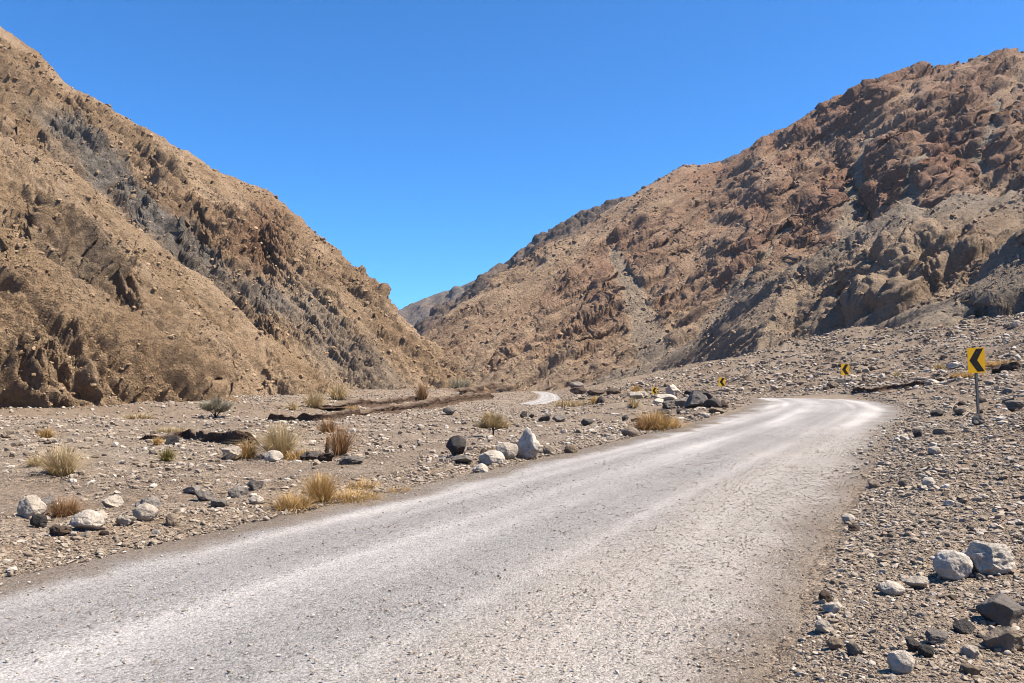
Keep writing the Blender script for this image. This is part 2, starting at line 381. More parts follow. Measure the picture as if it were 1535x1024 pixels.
def gz(x, y): return float(ground(np.array([x]), np.array([y]))[0][0])
def on_ground(px, py):
    """where the viewing ray through a pixel of the photograph meets the ground"""
    d = ray(px, py)
    ys = np.geomspace(3, 400, 900)
    X = d[0] / d[1] * ys; Z = CAM_H + d[2] / d[1] * ys
    g = ground(X, ys)[0]
    k = int(np.argmax(Z < g)) if (Z < g).any() else len(ys) - 1
    return float(X[k]), float(ys[k]), float(g[k])

# ------------------------------------------------------------------ the ground sheet
fr = np.concatenate([np.linspace(-42, 42, 1150), np.linspace(45, 315, 80)])
az = np.radians(fr); rr = np.concatenate([[0.4, 0.8], np.geomspace(1.3, 1000, 700), np.geomspace(1050, 6000, 24)])
RR, AZ = np.meshgrid(rr, az, indexing='ij')
X = (RR * np.sin(AZ)).astype(np.float32); Y = (RR * np.cos(AZ)).astype(np.float32)
Z, E, S, W, SDB = ground(X, Y)
gz_s = np.gradient(Z, axis=0) / np.maximum(np.gradient(RR, axis=0), 1e-4)
gc_s = np.gradient(Z, axis=1) / np.maximum(np.abs(np.gradient(AZ, axis=1)) * RR, 1e-4)
bankm = sstep(0.3, 0.7, np.hypot(gz_s, gc_s)) * (E > 1.2) * (RR > 22)
ground_o = link('ground', mesh_np('ground', np.stack([X, Y, Z], -1).reshape(-1, 3), grid_faces(len(rr), len(az), True), M['ground'], True, {'warm': W, 'bank': bankm}))
tag(ground_o, 'stony grey-brown valley floor either side of the gravel road', 'ground', kind='structure')

# ------------------------------------------------------------------ the road
cen = ROAD[ROAD[:, 1] > -29]
s = np.concatenate([[0], np.cumsum(np.linalg.norm(np.diff(ROAD, axis=0), axis=1))])
i0 = int(np.argmin(np.abs(ROAD[:, 1]))); st = [s[i0 - 5]]
while st[-1] < s[-1]:
    dist = abs(st[-1] - s[i0]); st.append(st[-1] + max(0.045, dist * 0.006))
st = np.array(st[:-1])
rx = np.interp(st, s, ROAD[:, 0]); ry = np.interp(st, s, ROAD[:, 1]); rz = np.interp(st, s, RZ); rw = np.interp(st, s, RW)
tx = np.gradient(rx, st); ty = np.gradient(ry, st); L = np.hypot(tx, ty); tx /= L; ty /= L
uu = np.linspace(-0.06, 1.06, 150)
U, _ = np.meshgrid(uu, st); _, VV = np.meshgrid(uu, st)
lat = (U - 0.5) * 2 * rw[:, None]
X = rx[:, None] + ty[:, None] * lat; Y = ry[:, None] - tx[:, None] * lat
crown = 0.035 * (1 - (2 * U - 1) ** 2)
def gau(u, c, w): return np.exp(-((u - c) / w) ** 2)
mw = 0.018 * noise2(VV / 9, VV * 0 + 3.3, 21)
Uw = U + mw
track = 0.95 * gau(Uw, 0.165, 0.035) + 0.7 * gau(Uw, 0.24, 0.03) + 0.80 * gau(Uw, 0.40, 0.050) + 0.45 * gau(Uw, 0.47, 0.03) + 0.62 * gau(Uw, 0.665, 0.028) + 0.50 * gau(Uw, 0.80, 0.05)
track += 0.85 * gau(Uw, 0.77, 0.06) * sstep(20, 30, Y) + 0.25 * gau(Uw, 0.3, 0.2) * sstep(24, 40, Y) + 0.2 * gau(Uw, 0.55, 0.1) * sstep(30, 45, Y)
track = track * (0.75 + 0.7 * noise2(VV / 6, U * 9, 22)) + 0.12 * sstep(15, 45, Y)
track[Y > 75] = np.maximum(track[Y > 75], 0.5 - 0.3 * gau(U[Y > 75], 0.5, 0.12))
beige = np.clip(sstep(0.56, 0.78, Uw + 0.10 * noise2(X / 2, Y / 2, 23)) * 0.95 * (1 - 0.8 * sstep(18, 36, Y)) + 0.25 * gau(Uw, 0.165, 0.06), 0, 1)
bend = sstep(14, 30, Y) * (1 - sstep(70, 80, Y))
en = 0.035 * noise2(X / 1.3, Y / 1.3, 24) + 0.02 * noise2(X / 0.35, Y / 0.35, 25)
en = en * (1 + 1.0 * bend)
edge = np.clip((1 - sstep(0.07, 0.145, U + en * 1.3)) + sstep(0.90 - 0.06 * bend, 1.0 - 0.02 * bend, U + en + 0.02), 0, 1)
edge[Y > 75] *= 0.4
Z = rz[:, None] + crown + 0.012 * noise2(X / 1.2, Y / 1.2, 26) + 0.006 * noise2(X / 0.25, Y / 0.25, 27) * (1 - 0.7 * np.clip(track, 0, 1)) - 0.014 * np.clip(track, 0, 1.2)
Z = Z - 0.16 * sstep(0.03, -0.05, U + en * 0.6) - 0.16 * sstep(0.97, 1.05, U + en * 0.6)
road_o = link('road', mesh_np('road', np.stack([X, Y, Z], -1).reshape(-1, 3), grid_faces(len(st), len(uu))[:, ::-1], M['road'], True,
              {'u': U, 'v': VV, 'track': 0.05 + (0.64 + 0.08 * sstep(10, 28, Y)) * np.clip(track, 0, 1.2), 'beige': beige, 'edge': edge}))
tag(road_o, 'pale unpaved gravel road with wheel tracks curving left up the valley', 'road', kind='structure')

# ------------------------------------------------------------------ hills
def crest(pts): return np.array([at_depth(*p) for p in pts])
def spur(x, y, P, k, rnd=6.0, kb=None):
    """height of a roof-shaped ridge along the crest P, falling k per metre"""
    d, i, _ = seg_dist(x, y, P)
    cz = np.interp(i, np.arange(len(P)), P[:, 2]).astype(np.float32)
    return cz - k * (np.sqrt(d * d + rnd * rnd) - rnd), d, i
SCREE = []
def scatter_scree(X, Y, Z, g, crag, RR, n, tones, size, seed):
    """fallen blocks lying on a slope, gathered for one scree mesh"""
    q = np.random.default_rng(seed); i = q.integers(0, X.size, n * 4)
    x, y, z, r = X.ravel()[i], Y.ravel()[i], Z.ravel()[i], RR.ravel()[i]
    cl = 0.45 + 0.9 * noise2(x / 14, (y + z) / 14, seed) + 0.7 * noise2(x / 4, (y + z) / 4, seed + 1)
    ok = (z > g.ravel()[i] - 0.2) & (q.uniform(size=len(i)) < np.clip(cl, 0.04, 1))
    x, y, z, r = [a[ok][:n] for a in (x, y, z, r)]
    s_ = np.minimum(r * size * (0.6 + q.pareto(2.6, len(x))), r * size * 5)
    SCREE.append((x, y, z, s_, tones[0] + (tones[1] - tones[0]) * q.beta(2, 2, len(x))))
def patch(name, az0, az1, nc, r0, r1, nr, hfun, mat, label, stretch, octs, seed, scree=None):
    rr = np.geomspace(r0, r1, nr); az = np.radians(np.linspace(az0, az1, nc))
    RR, AZ = np.meshgrid(rr, az, indexing='ij')
    X = (RR * np.sin(AZ)).astype(np.float32); Y = (RR * np.cos(AZ)).astype(np.float32)
    Z, crag, grey, red, fade, extra = hfun(X, Y)
    g = ground(X, Y, False)[0]
    # normals of the smooth shape
    dXr, dXc = np.gradient(X); dYr, dYc = np.gradient(Y); dZr, dZc = np.gradient(Z)
    nx = dYr * dZc - dZr * dYc; ny = dZr * dXc - dXr * dZc; nz = dXr * dYc - dYr * dXc
    sg = np.sign(nz); L = np.sqrt(nx * nx + ny * ny + nz * nz) + 1e-9
    nx, ny, nz = nx * sg / L, ny * sg / L, nz * sg / L
    sdir, sf = np.array(stretch[0], float), stretch[1]; sdir /= np.linalg.norm(sdir)
    dp = (X * sdir[0] + Y * sdir[1] + Z * sdir[2]) * (1 - 1 / sf)
    qx, qy, qz = X - dp * sdir[0], Y - dp * sdir[1], Z - dp * sdir[2]
    pd = np.array([-sdir[2], 0.25, sdir[0]]); tu = X * sdir[0] + Z * sdir[2]; tv = X * pd[0] + Y * pd[1] + Z * pd[2]
    w0 = octs[0]
    # warp, then ridges that branch from large to small and run with the dip of the beds
    wx = noise3(X / (w0 * 1.3), Y / (w0 * 1.3), Z / (w0 * 1.3), seed + 50) * w0 * 0.22
    wz = noise3(X / (w0 * 0.6), Y / (w0 * 0.6), Z / (w0 * 0.6), seed + 51) * w0 * 0.12
    qx = qx + wx; qy = qy + wz; qz = qz + wx * 0.6 - wz
    streak = 0.5 + 0.45 * noise2(tv / 9 * octs[6], tu / 60 * octs[6], seed + 60) + 0.4 * noise2(tv / 3 * octs[6], tu / 22 * octs[6], seed + 61) + 0.3 * noise2(tv / 1.1 * octs[6], tu / 8 * octs[6], seed + 62)
    crag = crag * (1 - 0.7 * sstep(0.62, 0.85, streak))
    D = np.zeros_like(X); wgt = np.ones_like(X); wl = w0; am = octs[1]; j = seed
    for o_ in range(octs[2]):
        n = noise3(qx / wl, qy / wl, qz / wl, j); j += 1
        sgn = (1 - np.minimum(np.abs(n) * 1.7, 1)) ** 2 if o_ < 2 else np.minimum(np.abs(n) * 2.2, 1)
        D += am * (sgn - (0.35 if o_ < 2 else 0.62)) * (0.35 + 0.65 * wgt) * (0.22 + 0.88 * crag if o_ < 3 else 0.55 + 0.7 * crag)
        wgt = np.clip(sgn * 2.0, 0, 1); wl *= 0.48; am *= octs[3]
    # gullies and bedding that run right across the slope
    r1 = 1 - 2 * np.abs(noise2(tv / octs[7] + wx / w0 * 0.5, tu / (octs[7] * 11), seed + 70)); r2 = 1 - 2 * np.abs(noise2(tv / octs[7] * 2.7 + wx / w0 * 0.8, tu / (octs[7] * 5), seed + 71))
    D += octs[8] * (r1 * 0.7 + r2 * 0.55) * (0.42 + 0.58 * crag)
    # joints: blocks parted by narrow cracks
    for wl, am in octs[4]:
        n = noise3(qx / wl + 7.7, qy / wl, qz / wl, j); j += 1
        D += am * (np.clip(np.abs(n) * 4.0, 0, 1) - 0.7) * np.clip(crag * 1.3 - 0.1, 0.15, 1)
    D *= 0.22 + 0.78 * sstep(0, octs[5], fade)
    D = D + extra
    X2 = X + nx * D; Y2 = Y + ny * D; Z2 = Z + nz * D
    F = grid_faces(nr, nc)
    keep = ((Z2 - g).ravel()[F] > -1.6).any(1)
    v, f, at = compact(np.stack([X2, Y2, Z2], -1).reshape(-1, 3), F[keep], {'crag': crag, 'grey': grey, 'red': red, 'streak': np.clip(streak, 0, 1)})
    o = link(name, mesh_np(name, v, f, mat, True, at))
    tag(o, label, 'hill', kind='structure')
    if scree: scatter_scree(X2, Y2, Z2, g, crag, RR, *scree)
    return o

L3 = crest([(-420, -230, 225), (-180, -90, 238), (0, 42, 250), (40, 75, 252), (85, 115, 255), (120, 145, 257), (165, 166, 260), (240, 212, 265), (275, 230, 268), (330, 262, 271), (395, 288, 275),
            (430, 320, 280), (452, 360, 285), (483, 400, 291), (513, 435, 298), (545, 475, 306), (567, 500, 312), (604, 535, 322), (645, 564, 335), (700, 588, 350)])
L2 = crest([(-400, 0, 122), (-200, 110, 128), (0, 212, 135), (100, 260, 138), (150, 305, 140), (210, 355, 142), (270, 405, 145), (340, 460, 148), (400, 510, 150), (470, 575, 155), (500, 606, 158)])
L1 = crest([(-400, 120, 66), (-200, 255, 70), (0, 388, 75), (100, 455, 76), (200, 532, 77), (290, 602, 78), (310, 618, 78)])
def left_hill(X, Y):
    a, da, ia = spur(X, Y, L3, 0.74, 5); b, db, ib = spur(X, Y, L2, 0.70, 3); c, dc, ic = spur(X, Y, L1, 0.70, 2)
    gul = noise2(X / 16 + 0.3 * Y / 16, Y / 45, 31); gul2 = noise2(X / 7, Y / 20, 32)
    a = a + (gul * 5.0 + gul2 * 1.5) * sstep(12, 70, da) * (1 - 0.88 * sstep(7, 10.5, ia))
    b = b + (gul * 2.0 + gul2 * 1.2) * sstep(3, 22, db)
    c = c + gul2 * 0.8 * sstep(2, 10, dc)
    Z = smax(smax(a, b, 2.5), c, 1.0)
    g = ground(X, Y, False)[0]; h = Z - g
    px, py = to_pix(X, Y, Z)
    onL1 = c >= np.maximum(a, b) - 0.5; onL2 = (b >= a) & ~onL1; onL3 = ~(onL1 | onL2)
    tu = 0.72 * X - 0.68 * Z; tv = 0.68 * X + 0.72 * Z
    n1 = noise2(tv / 12 + noise2(X / 30, Y / 30, 36), tu / 42, 33); n2 = noise2(tv / 5, tu / 14 + Y / 20, 34)
    # geology, read off the slope: bare rock bands against smooth scree
    crag = np.clip(0.68 + 0.9 * n1 + 0.6 * n2, 0, 1)
    scree2 = onL2 * np.exp(-((db - 5) / 9) ** 2) * (ib > 2)
    scree1 = onL1 * np.exp(-((dc - 2) / 5) ** 2)
    crag = crag * (1 - 0.75 * scree2) * (1 - 0.75 * scree1)
    cl1 = onL1 * sstep(5.2, 2.5, h) * sstep(-29, -34, X + n2 * 3) ; cl2 = sstep(4, 1.5, h) * (X < -20) * (Y > 60) * np.clip(0.3 + n2, 0, 1)
    crag = np.maximum(crag, np.maximum(0.6 * cl1, 0.6 * cl2))
    Z = Z + 1.5 * np.clip(0.75 + 0.6 * n2 + 0.5 * gul2, 0.05, 1.3) * sstep(-1.5, 0.4, h + n2 * 0.8) * np.clip(onL1 * sstep(-24, -34, X), 0, 1) + 1.0 * sstep(-1.4, 0.3, h + n2) * np.clip(0.4 + n2, 0, 1) * ~onL1
    gb = onL3 * sstep(60, 25, np.abs((px - 150) - (py - 255) * 1.0 + 30 * n2 + 30 * n1)) * sstep(150, 200, py) * sstep(520, 380, py)
    gb2 = onL3 * sstep(70, 30, np.abs((px - 500) - (py - 520) * 1.05 + 30 * n2)) * sstep(400, 470, py)
    grey = np.clip(gb + 0.6 * gb2, 0, 1)
    dk = onL2 * np.exp(-((px - 110) / 70) ** 2 - ((py - 420) / 60) ** 2)
    crag = np.clip(crag + 0.8 * dk, 0, 1); grey = np.clip(grey + 0.45 * dk, 0, 1)
    crag = np.maximum(crag, 0.8 * gb)
    rd = onL3 * np.exp(-((px - 395) / 45) ** 2 - ((py - 365) / 60) ** 2)
    red = np.clip(0.9 * rd + 0.4 * np.clip(n1, 0, 1) * onL3, 0, 1); crag = np.maximum(crag, rd)
    # uneven crest line
    Z = Z + onL3 * (0.9 * noise2(X / 6, Y / 6, 35)) * sstep(30, 0, da)
    rib = np.clip(np.abs(noise3(X / 2.2, Y / 2.2, Z / 5, 37)) * 3.0, 0, 1) - 0.7
    extra = 0.8 * rib * np.maximum(cl1, 0.6 * cl2) + 1.6 * rd * (np.clip(np.abs(noise3(X / 7, Y / 7, Z / 22, 38)) * 3, 0, 1) - 0.6)
    return Z, crag, grey, red, np.minimum(np.where(onL3, da * (1 - 0.82 * sstep(8, 11.5, ia)), 99), np.where(onL2, db + 6, 99)), extra
patch('hillside', -46, -1.5, 960, 44, 430, 1050, left_hill, M['left_hill'], 'tan rocky hillside of overlapping scree spurs with a grey rock band', ((0.72, 0.15, -0.68), 4.5),
      (12, 3.0, 6, 0.69, ((5, 1.1), (2.5, 1.0), (1.2, 0.55)), 16, 1.0, 5.0, 2.5), 40, (80000, (0.0, 0.48), 0.0012, 45))

R1 = crest([(2100, 150, 172), (1900, 200, 176), (1700, 250, 182), (1535, 290, 190), (1430, 305, 196), (1350, 322, 200), (1280, 360, 205), (1200, 402, 210), (1100, 478, 220), (1000, 541, 230), (940, 566, 238)])
R0 = crest([(1900, 130, 118), (1700, 250, 122), (1535, 368, 126), (1480, 418, 126), (1430, 458, 126), (1410, 500, 124)])
R2 = crest([(2300, 60, 400), (1800, 70, 392), (1535, 86, 390), (1450, 95, 393), (1400, 107, 395), (1340, 117, 398), (1290, 136, 400), (1230, 173, 405), (1150, 205, 410), (1085, 236, 418), (1040, 239, 425),
            (1000, 270, 445), (965, 297, 462), (900, 360, 500), (840, 418, 540), (760, 485, 590), (690, 525, 630), (640, 548, 660)])
R2B = crest([(960, 305, 455), (925, 372, 430), (905, 450, 405), (890, 520, 385), (880, 560, 370)])
R2C = crest([(1290, 140, 398), (1255, 240, 350), (1215, 330, 310), (1190, 400, 280)])
def right_hill(X, Y):
    a, da, ia = spur(X, Y, R2, 0.66, 10); a2, d2, i2 = spur(X, Y, R2B, 0.62, 5); a3, d3, i3 = spur(X, Y, R2C, 0.60, 8)
    b, db, ib = spur(X, Y, R1, 0.60, 3); c, dc, ic = spur(X, Y, R0, 0.62, 3)
    gul = noise2(X / 26, Y / 60, 61); gul2 = noise2(X / 11 + Y / 50, Y / 30, 62)
    fa = sstep(9.0, 7.0, ia)                                       # the light shoulder beyond is smooth
    a = a + (gul * 9 + gul2 * 3) * sstep(6, 60, da) * (0.2 + 0.8 * fa) - 4 * (1 - fa)
    a = smax(smax(a, a2 - 2, 5), a3 - 5, 8)
    b = b + (gul2 * 2.4) * sstep(3, 25, db)
    Z = smax(smax(a, b, 3), c, 1.5)
    g = ground(X, Y, False)[0]; h = Z - g
    px, py = to_pix(X, Y, Z)
    onB = (b > a) & (b > c); onC = (c >= a) & (c >= b); onA = ~(onB | onC)
    tu = 0.8 * X + 0.6 * Z; tv = -0.6 * X + 0.8 * Z
    n1 = noise2(tv / 18 + noise2(X / 50, Y / 50, 69), tu / 70, 63); n2 = noise2(tv / 8, tu / 22 + Y / 40, 64)
    # tilted strata crossing the big face
    q = (py + 0.62 * px) / 26.0
    strat = noise2(q, (px - py) / 160.0, 65) + 0.5 * noise2(q * 2.3, (px - py) / 70.0, 66)
    face = onA * sstep(-60, 40, px - (1040 - (py - 238) * 0.95))
    crag = np.clip(0.45 + 0.7 * n1 + 0.3 * n2, 0, 1)
    crag = np.where(face > 0.5, np.clip(0.62 + 0.5 * strat + 0.5 * n1, 0, 1), np.clip(crag * 0.85, 0, 1))
    strip = onA * (1 - face) * sstep(45, 12, da)
    crag = crag * (1 - 0.6 * strip)
    # scree chutes
    ch = np.zeros_like(X)
    for (x0, y0, x1, y1, wd) in ((922, 385, 985, 535, 26), (1302, 215, 1275, 345, 19), (1378, 235, 1360, 335, 16), (1180, 350, 1060, 500, 12), (1500, 150, 1470, 260, 14)):
        t = np.clip(((px - x0) * (x1 - x0) + (py - y0) * (y1 - y0)) / ((x1 - x0) ** 2 + (y1 - y0) ** 2), 0, 1)
        dd = np.hypot(px - x0 - t * (x1 - x0), py - y0 - t * (y1 - y0))
        ch = np.maximum(ch, sstep(1.2, 0.6, dd / (wd * (0.35 + 0.9 * t)) + 0.35 * n2))
    ch = ch * onA
    scr = np.clip(onB * np.exp(-((db - 4) / 8) ** 2) + 0.8 * onC * np.exp(-((dc - 2) / 5) ** 2), 0, 1)
    out = onB * np.exp(-((px - 1330) / 130) ** 2 - (((py - 430) + 0.28 * (px - 1330)) / 55) ** 2)
    out = np.clip(out * (0.8 + 0.8 * n2), 0, 1)
    Z = Z + onB * out * 3.0 * noise2(X / 9, Y / 7, 67) + onB * 2.5 * sstep(0.35, 0.65, out)
    crag = np.clip(crag * (1 - 0.85 * ch) * (1 - 0.9 * scr) + out * 0.35, 0, 1)
    low = sstep(9, 2, h)
    crag = crag * (1 - 0.5 * low * (1 - out))
    grey = np.clip(0.85 * ch + 0.9 * scr + 0.35 * onB * (1 - out) + 0.45 * onC + 0.3 * low, 0, 1)
    red = np.clip(face * (0.5 + 0.5 * np.clip(n1 + strat * 0.6, -1, 1)) * sstep(560, 330, py + (px - 1200) * 0.1) * (1 - ch) , 0, 1)
    Z = Z + face * 4.0 * (0.35 - np.abs(strat)) * (1 - ch)
    Z = Z + onA * (1.2 * noise2(X / 9, Y / 9, 68)) * sstep(40, 0, da)
    Z = Z + 2.2 * n2 * sstep(-6, 1, h) * sstep(12, 2, h)
    extra = 3.2 * out * (np.clip(np.abs(noise3(X / 8, Y / 8, Z / 9, 71)) * 2.6, 0, 1) - 0.6) + 1.0 * out * (np.clip(np.abs(noise3(X / 3, Y / 3, Z / 3, 72)) * 2.6, 0, 1) - 0.6)
    return Z, crag, grey, red, np.where(onA, da * (0.25 + 0.75 * fa), 99), extra
patch('mountainside', -7, 43, 1080, 66, 760, 1150, right_hill, M['right_hill'], 'red-brown rocky mountainside with tilted strata above grey scree fans', ((0.80, -0.1, 0.58), 5.0),
      (20, 2.0, 6, 0.68, ((9, 0.8), (4.5, 0.8), (2.2, 0.5)), 24, 0.6, 9.0, 5.2), 70, (80000, (0.52, 1.0), 0.0011, 46))

R3 = crest([(1300, 150, 800), (1100, 235, 800), (965, 290, 800), (930, 300, 805), (880, 315, 812), (850, 334, 820), (800, 365, 830), (762, 402, 845), (724, 454, 870), (694, 500, 890), (650, 552, 930)])
def middle_ridge(X, Y):
    a, da, ia = spur(X, Y, R3, 0.6, 8)
    gul = noise2(X / 40, Y / 80, 81); gul2 = noise2(X / 16, Y / 30, 82)
    Z = a + (gul * 14 + gul2 * 5) * sstep(5, 70, da) + 2 * noise2(X / 12, Y / 12, 83)
    n1 = noise2(X / 50, Y / 50, 84)
    return Z, np.clip(0.5 + 0.7 * n1, 0, 1), np.clip(0.25 + 0.5 * n1, 0, 1), np.clip(0.4 - 0.6 * n1, 0, 1), da, 0 * X
patch('ridge', -9, 20, 460, 600, 1050, 260, middle_ridge, M['far_hill'], 'brown ridge behind the light-coloured shoulder of the mountainside', ((0.8, 0, 0.6), 1.8), (36, 9, 4, 0.6, ((14, 2),), 30, 0.35, 25.0, 5.0), 90)
R4 = crest([(900, 330, 1500), (820, 375, 1500), (742, 408, 1500), (700, 426, 1510), (650, 445, 1520), (620, 457, 1530), (592, 474, 1540), (540, 510, 1560), (450, 540, 1600)])
def far_ridge(X, Y):
    a, da, ia = spur(X, Y, R4, 0.5, 15)
    Z = a + (noise2(X / 60, Y / 120, 91) * 22 + noise2(X / 22, Y / 50, 92) * 8) * sstep(5, 100, da) + 2 * noise2(X / 20, Y / 20, 93)
    n1 = noise2(X / 90, Y / 90, 94)
    return Z, np.clip(0.3 + 0.6 * n1, 0, 1), np.clip(0.65 + 0.5 * n1, 0, 1), np.zeros_like(X), da, 0 * X
patch('distant_hill', -16, 8, 360, 1100, 1700, 200, far_ridge, M['far_hill'], 'bluish grey hill closing the far end of the valley', ((0.8, 0, 0.6), 1.6), (60, 12, 4, 0.55, ((25, 2),), 40, 0.2, 45.0, 9.0), 100)

# ------------------------------------------------------------------ stones
def ico(sub):
    import bmesh
    bm = bmesh.new(); bmesh.ops.create_icosphere(bm, subdivisions=sub, radius=1.0)
    v = np.array([q.co[:] for q in bm.verts], np.float32); f = np.array([[q.index for q in p.verts] for p in bm.faces], np.int32)
    bm.free(); return v, f
ICO = {k: ico(k) for k in (1, 2, 3, 5)}
def stone_shape(seed, sub=5, cuts=9, rough=0.10, low=0.55, dims=(1, 1, 1)):
    """a stone: a ball cut by random planes, its faces roughened; about 1 across, dims are its proportions"""
    g = np.random.default_rng(seed); v, f = ICO[sub]; v = v.copy()
    for _ in range(cuts):
        n = g.normal(size=3); n /= np.linalg.norm(n); d = g.uniform(low - 0.07, 0.90) if cuts < 8 else g.uniform(low - 0.12, 0.76)
        e = np.maximum(0, v @ n - d); v = v - e[:, None] * n * 0.97
    n0 = v / (np.linalg.norm(v, axis=1)[:, None] + 1e-6)
    o = g.uniform(0, 50, 3)
    dd = rough * noise3(v[:, 0] * 1.7 + o[0], v[:, 1] * 1.7 + o[1], v[:, 2] * 1.7 + o[2], seed)
    if sub >= 3: dd = dd + rough * 0.32 * (1 - 2.2 * np.abs(noise3(v[:, 0] * 3.6 + o[1], v[:, 1] * 3.6 + o[2], v[:, 2] * 3.6 + o[0], seed + 1))) + rough * 0.2 * noise3(v[:, 0] * 9 + o[1], v[:, 1] * 9, v[:, 2] * 9 + o[0], seed + 2)
    v = v + n0 * dd[:, None]
    mn, mx = v.min(0), v.max(0); v = (v - (mn + mx) / 2) / (mx - mn)
    v = v * np.array(dims); v[:, 2] += dims[2] * 0.5
    return v.astype(np.float32), f
def big_rock(px, py, w, h, mat, label, seed, group=None, cuts=9, rough=0.10, low=0.55, name='boulder', depth=None, sink=0.12, rot=None, taper=0.0, lean=0.0):
    """a boulder standing on the ground at the place the photograph shows its foot; w, h are its size in photo pixels"""
    x, y, z = on_ground(px, py)
    s = y / FPX; W_, H_ = w * s, h * s / (1 - sink)
    v, f = stone_shape(seed, 5, cuts, rough, low, (W_, depth * s if depth else W_ * 0.8, H_))
    if taper: v[:, :2] *= (1 - taper * (v[:, 2:3] / H_) ** 1.2)
    if lean: v[:, 0] += lean * v[:, 2]
    o = link(name, mesh_np(name, v, f, M[mat]), None, (x, y + W_ * 0.3, z - H_ * sink), (0, 0, (seed * 1.7) % 0.5 - 0.25 if rot is None else rot))
    return tag(o, label, 'rock', group)
